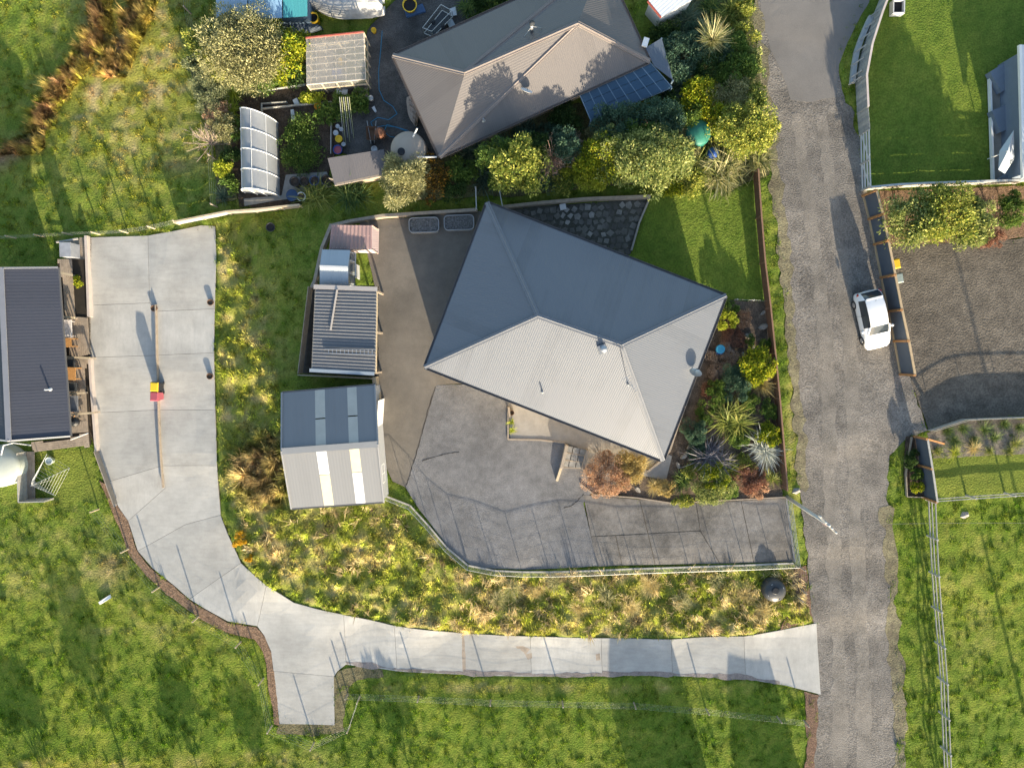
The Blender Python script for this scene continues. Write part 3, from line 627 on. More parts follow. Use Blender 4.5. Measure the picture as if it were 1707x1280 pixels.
def on_roof(u, v, tri):
    """point of a roof plane seen at a pixel"""
    o = Vector((0, 0, CAM_H)); d = (P(u, v, 0) - o).normalized(); a, b, c = tri; n = (b - a).cross(c - a)
    return o + d * ((a - o).dot(n) / d.dot(n))
MF = (mc[3], mc[0], mra); MEa = (mc[2], mc[3], mrb); MNo = (mc[1], mc[2], mrb)
# chimney, vents and dishes on the main roof
p = on_roof(1004, 582, MF)
MB().box(p + UP * .02, (.5, .5, .3), .35).build('flue_base', GALV, main); fl = MB().tube(p, p + UP * .75, .13, .13, 14).build('flue', GALV, main, True)
MB().lathe(p + UP * .75, [(.14, 0), (.2, .03), (.2, .10), (.05, .18)], 14).build('cowl', GALV, fl)
p = on_roof(904, 653, MF); MB().tube(p, p + UP * .42, .05, .05, 10).lathe(p + UP * .0, [(.12, -.03), (.06, .06)], 12).build('vent_pipe', GALV, main)
p = on_roof(1047, 641, MF); q = MB().tube(p, p + UP * 1.5, .025, .025, 6).beam(p + UP * 1.45 + Vector((-.35, .5, 0)), p + UP * 1.5 + Vector((.2, -.3, 0)), .03, .03)
for k in range(6): b_ = p + UP * 1.46 + Vector((-.35, .5, .0)).lerp(Vector((.2, -.3, 0)), k / 5); q.beam(b_ + Vector((-.22, -.14, 0)) * (1 - k * .1), b_ + Vector((.22, .14, 0)) * (1 - k * .1), .018, .018)
q.lathe(p, [(.09, -.02), (.04, .06)], 10).build('antenna', GALV, main)
def dish(name, label, base, mast, aim, r, m=GALV, parent=None):
    o = thing(name, label, 'satellite dish', base)
    top = base + UP * mast
    MB().tube(base, top, .025, .025, 8).build('mast', GALV, o)
    aim = Vector(aim).normalized(); t = aim.cross(UP).normalized(); s = t.cross(aim); vs = [top]; fs = []; n = 20
    rings = 4
    for i in range(1, rings + 1):
        rr = r * i / rings
        for k in range(n):
            a = 6.283 * k / n; vs.append(top + t * (rr * math.cos(a)) + s * (rr * 1.08 * math.sin(a)) + aim * (.22 * r * (i / rings) ** 2))
    for k in range(n): fs.append((0, 1 + k, 1 + (k + 1) % n))
    for i in range(rings - 1):
        for k in range(n): fs.append((1 + i * n + k, 1 + (i + 1) * n + k, 1 + (i + 1) * n + (k + 1) % n, 1 + i * n + (k + 1) % n))
    MB().add(vs, fs).build('reflector', m, o, True)
    a = top + aim * r * .9; MB().beam(top - s * r * .9, a, .025, .025).box(a, (.06, .06, .09)).build('feed_arm', DARKMET, o)
    return o
p = on_roof(1156, 622, MEa)
dish('satellite_dish', 'satellite dish on the edge of the grey main roof beside the planted garden', p - UP * .1, .55, (.15, .8, .55), .40)
NF = (nc[3], nc[2], nrb); NBk = (nc[1], nc[0], nra)
p = on_roof(877, 158, NF); dish('satellite_dish', 'white satellite dish in the middle of the taupe neighbour roof', p, .5, (.3, .75, .5), .38, WHITE)
p = on_roof(886, 52, NBk); f = MB().tube(p, p + UP * .95, .10, .10, 14).build('flue', GALV, nb, True)
MB().lathe(p + UP * .95, [(.11, 0), (.17, .03), (.17, .12), (.04, .2)], 14).build('cowl', DARKMET, f)
MB().tube(p + UP * .6, on_roof(904, 47, NBk), .018, .018, 6).build('stay', GALV, f); MB().tube(p + UP * .6, on_roof(874, 61, NBk), .018, .018, 6).build('stay', GALV, f)
p = on_roof(806, 201, NF); MB().tube(p, p + UP * .3, .05, .05, 10).lathe(p, [(.13, -.02), (.06, .06)], 12).build('vent_pipe', GALV, nb)
# solar-dark veranda of the neighbour
ver = thing('veranda', 'dark blue glazed veranda roof against the taupe neighbour house', 'veranda', P(1045,160,.6))
vc = [P(966,158,2.5), P(1083,104,2.6), P(1120,146,2.35), P(985,202,2.2)]
GLV = mat('dark veranda sheet', (.035,.085,.145), .3, .15, 1.2, spec=.6)
nx_, ny_ = 8, 3
for i in range(nx_):
    for j in range(ny_):
        q = [vc[0].lerp(vc[1], (i + a) / nx_).lerp(vc[3].lerp(vc[2], (i + a) / nx_), (j + b) / ny_) for a, b in ((.02, .03), (.98, .03), (.98, .97), (.02, .97))]
        MB().add([x + UP * .03 for x in q] + q, [(3,2,1,0),(4,5,6,7),(0,1,5,4),(1,2,6,5),(2,3,7,6),(3,0,4,7)]).build('panel', GLV, ver)
BLF = mat('slate blue frame', (.20,.28,.36), .5, .05)
for i in range(nx_ + 1): MB().beam(vc[0].lerp(vc[1], i / nx_) + UP * .015, vc[3].lerp(vc[2], i / nx_) + UP * .015, .045, .06).build('rafter', BLF, ver)
for j in range(ny_ + 1): MB().beam(vc[0].lerp(vc[3], j / ny_) - UP * .07, vc[1].lerp(vc[2], j / ny_) - UP * .07, .05, .05).build('purlin', BLF, ver)
for q in (vc[3], vc[2], vc[3].lerp(vc[2], .5)): MB().beam(Vector((q.x, q.y, .5)), q - UP * .08, .09, .09).build('post', BLF, ver)
ep = thing('porch', 'narrow dark porch roof at the east end of the taupe house', 'porch', P(1095,90,.7))
pc = [P(1076,80,2.8), P(1103,64,2.7), P(1122,134,2.6), P(1090,110,2.7)]
quad_uv('roof', [pc], roofmat('dark blue sheet', (.09,.115,.15), .2, .4, .6), ep, .04)
MB().beam(Vector((pc[1].x, pc[1].y, .6)), pc[1] - UP * .05, .09, .09).build('post', BLF, ep); MB().beam(Vector((pc[2].x, pc[2].y, .6)), pc[2] - UP * .05, .09, .09).build('post', BLF, ep)
p = P(1076, 71, 2.95); tag(MB().box(p, (.35, .55, .12), -.3).build('heat_pump', WHITE), 'small white box unit at the corner of the taupe roof', 'heat pump')

# gable shed with skylights
gs = thing('gable_shed', 'grey steel gable shed with clear skylight strips beside the yard', 'shed', P(555,745,.6))
zE, zR = 2.9, 3.75
N0, N1, R0, R1, S0, S1 = P(470,654,zE), P(625,641,zE), P(469.5,752,zR), P(630,740,zR), P(486,848,zE), P(640,837,zE)
SH = roofmat('shed iron', (.20,.207,.215), .19, .42, .5, .03)
SKY = [glassmat('skylight sheet yellow', (.74,.68,.46), .88, .35), glassmat('skylight sheet white', (.74,.77,.80), .9, .35), glassmat('skylight sheet dull', (.50,.49,.44), .88, .4)]
def strip(A, B, C, D, t0, t1, s0=0, s1=1): # A,B eave; D,C ridge
    a, b = A.lerp(B, t0), A.lerp(B, t1); d, c = D.lerp(C, t0), D.lerp(C, t1)
    return [a.lerp(d, s0), b.lerp(c, s0), b.lerp(c, s1), a.lerp(d, s1)]
cuts = [(0, .355), (.46, .70), (.80, 1)]
for t0, t1 in cuts:
    quad_uv('roof', [strip(N1, N0, R0, R1, 1 - t1, 1 - t0)], SH, gs, .04); quad_uv('roof', [strip(S0, S1, R1, R0, t0, t1)], SH, gs, .04)
for k, (t0, t1) in enumerate(((.355, .46), (.70, .80))):
    for s0, s1, mi in ((0, .5, 2), (.5, 1, 2)):
        quad_uv('skylight', [strip(N1, N0, R0, R1, 1 - t1, 1 - t0, s0 + .01, s1 - .01)], SKY[mi], gs, .02)
    for s0, s1 in ((0, .55), (.55, .95)):
        quad_uv('skylight', [strip(S0, S1, R1, R0, t0, t1, s0 + .005, s1 - .005)], SKY[(0 if s0 == 0 else 1) if k == 0 else (1 if s0 == 0 else 0)], gs, .02)
for s in (.2, .45, .7, .92):
    MB().beam(N0.lerp(R0, s) - UP * .1, N1.lerp(R1, s) - UP * .1, .06, .1).build('purlin', TIMBER_P, gs); MB().beam(S0.lerp(R0, s) - UP * .1, S1.lerp(R1, s) - UP * .1, .06, .1).build('purlin', TIMBER_P, gs)
MB().beam(R0 + UP * .03, R1 + UP * .03, .4, .05).build('ridge_cap', mat('shed flashing', (.28,.285,.29), .4, .04), gs)
for a, b in ((N0, R0), (N1, R1), (S0, R0), (S1, R1)): MB().beam(a + UP * .03, b + UP * .03, .10, .08).build('barge_flashing', MATS['shed flashing'], gs)
for a, b in ((N0, N1), (S0, S1)): MB().beam(a - UP * .04, b - UP * .04, .12, .10).build('gutter', GUT_MAIN, gs)
fp = [p + (P(555,745,2.9) - p).normalized() * .12 for p in (N0, N1, S1, S0)]
WSH = mat('shed wall steel', (.42,.44,.46), .5, .06)
ws = wallbox(gs, fp, .3, zE - .06, WSH, th=.05)
for (A, B, Rr) in ((fp[0], fp[3], R0), (fp[1], fp[2], R1)):
    r = Rr + (P(555,745,3.7) - Rr).normalized() * .12
    MB().add([A.xyz, B.xyz, r - UP * .06], [(0, 1, 2)]).build('gable_wall', WSH, gs)
MB().box((fp[1].lerp(fp[2], .3).x + .03, fp[1].lerp(fp[2], .3).y, 1.8), (.05, 2.6, 2.1), math.radians(-4)).build('roller_door', WHITE, gs)
wall_window(ws[1], fp[1], fp[2], .78, 1.2, 1.5, 2.4)

# carport with ribbed roof
cpz = 2.95
cp = thing('carport', 'open carport with ribbed dark grey roof beside the yard', 'carport', P(575,550,.7))
K0, K1, K2, K3 = P(526,483,cpz), P(628,486,cpz), P(626,622,cpz - .15), P(520,616,cpz - .15)
n = 24; V_ = []; F_ = []
prof = [(0, 0), (.50, 0), (.58, .045), (.92, .045), (1.0, 0)]; rows = []
for i in range(n):
    for t, h in prof[:-1] if i < n - 1 else prof: rows.append(((i + t) / n, h))
for t, h in rows: V_ += [K0.lerp(K3, t) + UP * h, K1.lerp(K2, t) + UP * h]
F_ = [(2*k, 2*k+1, 2*k+3, 2*k+2) for k in range(len(rows) - 1)]
me = bpy.data.meshes.new('roof_sheet'); me.from_pydata(V_, [], F_); link('roof_sheet', me, mat('carport iron', (.165,.17,.18), .45, .06, 2), cp)
MB().beam(P(523,478,cpz+.03), P(629,482,cpz+.03), .28, .06).build('flashing', mat('carport flashing', (.36,.34,.33), .5, .05), cp)
MB().beam(P(516,617,cpz-.1), P(624,623,cpz-.1), .22, .06).build('flashing', mat('blue grey flashing', (.26,.31,.37), .5, .05), cp)
MB().beam(K1 - UP * .1, K2 - UP * .1, .08, .22).build('beam', TIMBER_P, cp); MB().beam(K0 - UP * .1, K3 - UP * .1, .08, .22).build('beam', TIMBER, cp)
for q in (K0, K1, K2, K3, K1.lerp(K2, .5), K0.lerp(K3, .5)): MB().beam(Vector((q.x, q.y, .5)), q - UP * .2, .12, .12).build('post', TIMBER, cp)
for k in range(1, 5): MB().beam(K0.lerp(K3, k/5) - UP * .14, K1.lerp(K2, k/5) - UP * .14, .05, .15).build('rafter', TIMBER, cp)
w0, w1 = P(505,622,.6), P(522,480,.6)
for k in range(5): MB().beam(w0 + UP * (.2 + k * .22), w1 + UP * (.2 + k * .22), .04, .19).build('wall_board', TIMBER, cp)
w0, w1 = P(506,624,.6), P(626,630,.6)
for k in range(6): MB().beam(w0 + UP * (.2 + k * .22), w1 + UP * (.2 + k * .22), .04, .19).build('wall_board', TIMBER, cp)
ld = thing('ladder', 'aluminium ladder lying across the ribbed carport roof', 'ladder', P(582,583,cpz+.1))
a0, a1, b0, b1 = P(541,582,cpz+.08), P(627,583,cpz+.08), P(541,589,cpz+.08), P(627,591,cpz+.08)
a0, a1, b0, b1 = (p - UP * .08 for p in (a0, a1, b0, b1)); lz = UP * .05
MB().beam(a0 + lz, a1 + lz, .04, .08).build('rail', GALV, ld); MB().beam(b0 + lz, b1 + lz, .04, .08).build('rail', GALV, ld)
for k in range(1, 13): MB().beam(a0.lerp(a1, k / 13) + lz, b0.lerp(b1, k / 13) + lz, .05, .04).build('rung', GALV, ld)
tag(MB().beam(P(562,483,cpz+.1), P(551,551,cpz+.06), .10, .05).build('loose_plank', mat('plank pale', (.40,.37,.34), .8, .1)), 'long pale plank lying across the carport roof ribs', 'plank')

# small garden shed, silver
ms = thing('garden_shed', 'small silver blue garden shed with open lean-to frame beside the yard', 'shed', P(565,447,.75))
a, b, c, d = P(537,416,2.5), P(584,417,2.5), P(580,446,2.9), P(533,444,2.9); e, f_ = P(581,476,2.5), P(533,475,2.5)
SIL = roofmat('silver iron', (.36,.40,.43), .16, .35, .7, .04, .15)
quad_uv('roof', [[b, a, d, c]], SIL, ms, .03); quad_uv('roof', [[f_, e, c, d]], SIL, ms, .03)
MB().beam(d + UP * .03, c + UP * .03, .14, .04).build('ridge_cap', WHITEP, ms)
wallbox(ms, [p + (P(558,446,2.5) - p).normalized() * .1 for p in (a, b, e, f_)], .6, 2.48, mat('silver wall', (.40,.44,.47), .5, .05), th=.04)
for y0 in (420, 434, 455, 474): MB().beam(P(582,y0,2.4), P(593,y0+3,1.9), .05, .05).build('frame_bar', WHITEP, ms)
MB().beam(P(593,423,1.9), P(591,476,1.9), .05, .05).build('frame_bar', WHITEP, ms)
for y0 in (427, 445, 464): quad_uv('pane', [[P(584,y0-6,2.34), P(592,y0-4,1.92), P(592,y0+9,1.92), P(584,y0+8,2.34)]], glassmat('lean-to pane', (.10,.13,.16), .6), ms, .01)
MB().box(P(596,453,1.3), (.06, .9, 1.2)).build('door', WHITEP, ms)
# reddish translucent hut
rh = thing('plastic_hut', 'pinkish translucent corrugated plastic hut in the corner of the yard', 'hut', P(590,400,.75))
a, b, c, d = P(553,375,2.35), P(620,376,2.45), P(620,416,2.2), P(549,415,2.1)
V_ = []; n = 42
for k in range(n + 1):
    h = .02 * math.sin(k * math.pi / 2 * 1.0); V_ += [a.lerp(b, k / n) + UP * h, d.lerp(c, k / n) + UP * h]
me = bpy.data.meshes.new('roof_sheet'); me.from_pydata(V_, [], [(2*k, 2*k+1, 2*k+3, 2*k+2) for k in range(n)]); link('roof_sheet', me, glassmat('pink plastic sheet', (.34,.235,.235), .72, .25), rh)
for t in (.04, .42, .95): MB().beam(a.lerp(d, t) - UP * .05, b.lerp(c, t) - UP * .05, .06, .07).build('purlin', mat('pink timber', (.50,.34,.29), .8, .1), rh)
for t in (0, .5, .97): MB().beam(a.lerp(b, t) - UP * .1, d.lerp(c, t) - UP * .1, .05, .07).build('rafter', MATS['pink timber'], rh)
for q, s in ((b, P(631,384,1.2)), (c, P(630,423,1.0))): MB().beam(q, s, .05, .05).build('frame_bar', MATS['pink timber'], rh)
quad_uv('side_sheet', [[b, c, P(631,423,.85), P(632,382,.85)]], roofmat('pale pink sheet', (.46,.38,.40), .15, .4, .6), rh, .02)
for q in (a, b, c, d): MB().beam(Vector((q.x, q.y, .6)), q - UP * .05, .07, .07).build('post', MATS['pink timber'], rh)
quad_uv('front_sheet', [[d, c, Vector((c.x, c.y - .06, .85)), Vector((d.x, d.y - .06, .85))]], MATS['pale pink sheet'], rh, .02)

# left house
lh = thing('left_house', 'house with slate blue ribbed roof at the left edge beside its timber deck', 'house', P(20,590,.1))
zE, zR = 2.9, 4.0
ROOF_L = roofmat('slate blue roof', (.040,.045,.063), .2, .5, .35, .06)
a, b = P(97,446,zE), P(117.5,727,zE); c, d = P(15,735,zR), P(2,447,zR)
quad_uv('roof', [[b, a, d, c]], ROOF_L, lh, .05)
# the roof sheets lap every couple of metres
e, f_ = Vector((2 * d.x - a.x, a.y, zE)), Vector((2 * c.x - b.x, b.y, zE))
quad_uv('roof', [[e, f_, c, d]], ROOF_L, lh, .05)
MB().beam(c + UP * .03, d + UP * .03, .35, .05).build('ridge_cap', mat('slate flashing', (.21,.22,.25), .45, .05), lh)
for p0, p1 in ((a, b), (e, f_)): MB().beam(p0 - UP * .05, p1 - UP * .05, .12, .11).build('gutter', GUT_MAIN, lh)
for p0, p1 in ((a, d), (b, c), (e, d), (f_, c)): MB().beam(p0 + UP * .02, p1 + UP * .02, .1, .14).build('barge_board', mat('pale barge', (.55,.53,.5), .6, .05) if p0 in (b, f_) else MATS['slate flashing'], lh)
ctr = (a + b + e + f_) / 4; ins = [Vector((p.x + (ctr.x - p.x) * .0 + (1.7 if p.x < ctr.x else -1.7), p.y + (.5 if p.y < ctr.y else -.5), p.z)) for p in (a, b, f_, e)]
ws = wallbox(lh, ins, -.1, zE - .1, mat('dark house wall', (.10,.10,.11), .7, .1))
for t in (.12, .35, .6, .85): wall_window(ws[0], ins[0], ins[1], t, 1.8, .3, 2.3, DARKMET)
for A, B, Rr in ((ins[0], ins[3], d), (ins[1], ins[2], c)): MB().add([Vector((A.x, A.y, zE - .12)), Vector((B.x, B.y, zE - .12)), Vector((Rr.x, A.y, zR - .2))], [(0, 1, 2)]).build('gable_wall', MATS['dark house wall'], lh)
p = on_roof(83, 649, (a, b, c)); MB().tube(p, p + UP * .5, .05, .05, 10).lathe(p, [(.16, -.02), (.06, .06)], 10).build('vent_pipe', WHITEP, lh)

# deck of the left house, board by board
dk = thing('deck', 'weathered timber deck along the left house', 'deck', P(128,600,.1))
zD = .45
def deck_area(poly, along, w=.14, zt=zD):
    """boards laid in direction `along` (world), cut to the outline"""
    pts = [P(u, v, zt) for u, v in poly]; d = Vector(along).normalized(); n = Vector((-d.y, d.x, 0)); s = [p.dot(n) for p in pts]; k = math.floor(min(s) / w)
    while k * w < max(s):
        m = (k + .5) * w; hit = []
        for i in range(len(pts)):
            a, b = pts[i], pts[(i + 1) % len(pts)]; sa, sb = a.dot(n) - m, b.dot(n) - m
            if sa * sb < 0: hit.append(a.lerp(b, sa / (sa - sb)))
        hit.sort(key=lambda p: p.dot(d))
        for a, b in zip(hit[::2], hit[1::2]):
            if (b - a).length > .15: MB().beam(Vector((a.x, a.y, zt - .02)), Vector((b.x, b.y, zt - .02 + random.uniform(-.004, .004))), w - .012, .035).build('deck_board', DECKM, dk)
        k += 1
la = (P(117,727,0) - P(100,446,0))
deck_area([(96,432),(120,432),(126,528),(147,530),(150,590),(118,598),(112,560),(104,470)], la)
deck_area([(112,598),(150,596),(140,620),(148,720),(118,722)], la)
deck_area([(118,728),(147,722),(149,744),(55,752),(52,738),(117,732)], P(147,724,0) - P(60,735,0))
deck_area([(110,402),(140,396),(142,440),(112,440)], Vector((1, 0, 0)), .14, .35)
MB().prism([(q.x, q.y) for q in (P(97,433,.3), P(146,433,.3), P(149,742,.3), P(55,750,.3), P(53,738,.3), P(110,730,.3))], 0, zD - .05).build('subframe', mat('shadow gap', (.03,.025,.02), .95), dk)
for (u0, v0, u1, v1) in ((99,453,121,459),(103,527,124,530),(112,595,150,597),(117,657,140,655),(121,691,157,688)):
    MB().beam(P(u0 - 6, v0, .85), P(u1, v1, .85), .13, .10).build('divider_rail', TIMBER_P, dk); q = P(u1 - 1, v1, .8); MB().beam(Vector((q.x, q.y, .1)), q, .1, .1).build('divider_post', TIMBER, dk)
MB().beam(P(118,733,.9), P(147,722,.9), .05, .08).build('rail', WHITE, dk)
# planter walls between deck and driveway
pw = thing('retaining_wall', 'pale timber retaining wall between the deck planting and the concrete driveway', 'wall', P(145,500,.1))
pts = [(141,393),(144,470),(146,528)]; 
for a, b in zip(pts[:-1], pts[1:]): MB().prism([(q.x, q.y) for q in (P(*a,.5), P(*b,.5), P(b[0]+4,b[1],.5), P(a[0]+4,a[1],.5))], -.1, .55).build('wall_board', mat('pale wall cap', (.50,.44,.40), .8, .1), pw)
pts = [(146,598),(149,650),(153,700),(157,752)]
for a, b in zip(pts[:-1], pts[1:]): MB().prism([(q.x, q.y) for q in (P(*a,.5), P(*b,.5), P(b[0]+4,b[1],.5), P(a[0]+4,a[1],.5))], -.1, .45).build('wall_board', MATS['pale wall cap'], pw)
a, b = P(160,752,.4), P(192,840,.4); MB().beam(a, b, .06, .5).build('wall_board', TIMBER, pw)
tag(MB().prism([(q.x, q.y) for q in (P(122,470,.3), P(140,470,.3), P(145,528,.3), P(128,528,.3))], 0, .25).build('planter_soil', SOIL), kind='structure')
tag(MB().prism([(q.x, q.y) for q in (P(140,600,.3), P(146,600,.3), P(157,745,.3), P(149,720,.3))], 0, .25).build('planter_soil', SOIL), kind='structure')

# right house corner with patio
rhs = thing('right_house', 'white edged house corner with shaded patio at the right edge', 'house', P(1720,200,.95))
eb = [P(1701,75,3.4), P(1707,297,3.4), P(1850,297,3.4), P(1850,75,3.4)]
quad_uv('roof', [[eb[1], eb[2], eb[3], eb[0]]], roofmat('white roof', (.62,.64,.66), .2, .4, .5), rhs, .06)
MB().beam(eb[0] - UP * .08, eb[1] - UP * .08, .16, .2).build('fascia', WHITE, rhs)
BW = mat('blue grey wall', (.16,.20,.26), .7, .06)
wallbox(rhs, [p + (P(1780,190,3.4) - p).normalized() * .4 for p in (eb[0], eb[3], eb[2], eb[1])], .6, 3.2, BW)
MB().prism([(q.x, q.y) for q in (P(1649,126,1), P(1700,95,1), P(1702,300,1), P(1655,302,1))], .7, 1.12).build('patio', CONC2, rhs)
for (u0, v0, u1, v1) in ((1651,142,1700,112), (1652,207,1702,185)):
    q = [P(u0, v0, 1.1), P(u1, v1, 1.1)]; d = (q[1] - q[0]).normalized(); nn = Vector((-d.y, d.x, 0)) * .75
    MB().prism([(x.x, x.y) for x in (q[0] - nn, q[1] - nn, q[1] + nn, q[0] + nn)], 1.1, 1.6).build('bench_wall', BW, rhs)
MB().prism([(q.x, q.y) for q in (P(1655,302,1), P(1702,275,1), P(1702,303,1))], 1.1, 1.6).build('bench_wall', BW, rhs)
MB().beam(P(1649,126,1.2), P(1655,302,1.2), .12, .25).build('kerb', WHITE, rhs)
um = thing('sun_umbrella', 'pale folded sun shade standing on the shaded patio at the right edge', 'umbrella', P(1680,260,1.1))
q = [P(1690,217,2.9), P(1691,265,2.6), P(1675,290,2.3), P(1664,283,2.2), P(1666,252,2.4)]
pk = P(1680,252,3.0); MB().add(q + [pk], [(0,1,5),(1,2,5),(2,3,5),(3,4,5),(4,0,5)]).build('canopy', mat('pale canvas', (.50,.56,.62), .8, .06), um)
MB().tube(Vector((pk.x, pk.y, 1.1)), pk, .03, .03).build('pole', WHITE, um)

# ================================================================== PLANTS
PAL = {
 'greygreen': [(.10,.13,.065),(.19,.21,.11),(.26,.27,.15)], 'lime': [(.16,.21,.02),(.30,.34,.035),(.42,.42,.06)], 'citrus': [(.05,.09,.01),(.14,.20,.014),(.30,.32,.022),(.48,.44,.035)],
 'dark': [(.020,.045,.014),(.045,.085,.022),(.08,.13,.035)], 'mid': [(.045,.09,.018),(.09,.15,.03),(.16,.22,.045)], 'pale': [(.05,.085,.025),(.15,.19,.055),(.26,.29,.09),(.42,.42,.16)],
 'yellowgreen': [(.05,.09,.018),(.16,.20,.035),(.30,.31,.06),(.46,.44,.11)], 'bluegreen': [(.035,.085,.055),(.07,.13,.08),(.12,.18,.11)], 'orange': [(.10,.05,.012),(.02,.025,.01),(.40,.22,.03),(.03,.03,.012)],
 'straw': [(.28,.22,.08),(.44,.35,.14),(.56,.46,.22)], 'rust': [(.30,.18,.11),(.47,.30,.19),(.62,.45,.31)], 'flax': [(.025,.06,.022),(.07,.12,.03),(.20,.24,.06)], 'flaxblue': [(.03,.065,.045),(.07,.11,.075),(.15,.19,.12)],
 'flaxyellow': [(.045,.075,.018),(.12,.155,.03),(.20,.22,.045),(.36,.34,.10)], 'flaxpale': [(.07,.095,.03),(.20,.21,.08),(.36,.34,.15),(.58,.52,.30)], 'purple': [(.08,.075,.09),(.16,.15,.17),(.26,.25,.26)], 'silver': [(.25,.28,.24),(.45,.48,.44),(.68,.70,.66)],
 'twig': [(.30,.22,.16),(.42,.33,.26),(.52,.43,.36)], 'twigpink': [(.32,.19,.15),(.44,.29,.23),(.52,.37,.31)], 'gold': [(.45,.26,.02),(.70,.45,.03),(.75,.55,.08)], 'red': [(.13,.06,.04),(.22,.11,.075),(.32,.19,.13)], 'feather': [(.09,.10,.04),(.20,.20,.09),(.32,.31,.15),(.44,.41,.22)],
 'fern': [(.12,.18,.015),(.24,.30,.03),(.36,.38,.06)]}
TRUNK = mat('bark trunk', (.14,.10,.075), .95, .3, 6, .3, 20)
def LM(p): return leafmat('leaf ' + p, [tuple(min(.8, c * LEAFK.get(p, 1.4)) for c in q) for q in PAL[p]])
LEAFK = {'silver': 1.0, 'dark': 1.3, 'twig': 1.0, 'gold': 1.0, 'orange': 1.2, 'bluegreen': 1.25, 'flaxblue': 1.3, 'rust': 1.15, 'straw': 1.2, 'flaxpale': 1.15}
TRI = [0]
def crown_mesh(c, rx, ry, rz, n, ll, lw, seed, clumps=None, droop=.0, spiky=.35):
    r = np.random.default_rng(seed); k = clumps or max(10, int(14 + 10 * rx * ry))
    d = r.normal(size=(k, 3)); d[:, 2] = np.abs(d[:, 2]) * .9 - .25; d /= np.linalg.norm(d, axis=1)[:, None]
    rad = r.uniform(.45, 1.0, k) ** .7 * r.uniform(.72, 1.28, k)
    cc = d * rad[:, None] * np.array([rx, ry, rz]) * .80
    cr = r.uniform(.16, .34, k) * (rx + ry) / 2
    idx = r.integers(0, k, n); off = r.normal(size=(n, 3)); off /= np.linalg.norm(off, axis=1)[:, None]; off[:, 2] = np.where(off[:, 2] < -.3, -off[:, 2], off[:, 2])
    pos = cc[idx] + off * (cr[idx] * r.uniform(.45, 1.05, n) ** .6)[:, None] * np.array([1, 1, .85])
    dirn = off * .9 + r.normal(size=(n, 3)) * .55 + np.array([0, 0, spiky - droop]); dirn /= np.linalg.norm(dirn, axis=1)[:, None]
    side = np.cross(dirn, r.normal(size=(n, 3))); side /= np.linalg.norm(side, axis=1)[:, None] + 1e-9
    lv = (.7 + .7 * r.random(k))[idx][:, None]; L = ll * lv * r.uniform(.5, 1.5, n)[:, None]; Wd = lw * lv * r.uniform(.6, 1.3, n)[:, None]
    V = np.empty((n, 4, 3)); V[:, 0] = pos; V[:, 1] = pos + dirn * L * .45 + side * Wd * .5; V[:, 2] = pos + dirn * L; V[:, 3] = pos + dirn * L * .45 - side * Wd * .5
    V = V.reshape(-1, 3) + np.array(c); TRI[0] += 2 * n
    return npmesh('crown', V, np.arange(4 * n).reshape(-1, 4)), cc + np.array(c)
def trunk_mesh(base, c, cc, r0, seed, nl=6):
    rr = random.Random(seed); m = MB(); base = Vector(base); c = Vector(c); fork = base.lerp(c, .45) + Vector((rr.uniform(-.1, .1), rr.uniform(-.1, .1), 0))
    m.tube(base - UP * .1, fork, r0, r0 * .75, 7)
    for i in rr.sample(range(len(cc)), min(nl, len(cc))):
        p = Vector(cc[i]); q = fork.lerp(p, .5) + UP * .1; m.tube(fork, q, r0 * .6, r0 * .35, 6); m.tube(q, p, r0 * .35, r0 * .12, 5)
    return m
SEED = [500]
def leafy(name, label, u, v, rpx, h, pal, ll=.13, lw=.07, dens=1.0, asp=1.0, cat='shrub', group=None, spiky=.35, droop=0.0):
    SEED[0] += 1; rx = rpx * PX * 1.25; ry = rx * asp; g = PG(u, v); c = P(u, v, g.z + h * .58); gzz = g1(c.x, c.y)
    o = thing(name, label, cat, (c.x, c.y, gzz), group)
    n = int(2600 * dens * (rx * ry + .12) * (.0085 / (ll * lw)) ** .8) + 120; rz = max(h * .46, .15)
    me, cc = crown_mesh(c, rx, ry, rz, n, ll, lw, SEED[0], spiky=spiky, droop=droop)
    link('crown', me, LM(pal), o)
    trunk_mesh((c.x, c.y, gzz), c, cc, max(.025, .035 * h * .8), SEED[0]).build('trunk', TRUNK, o)
    return o
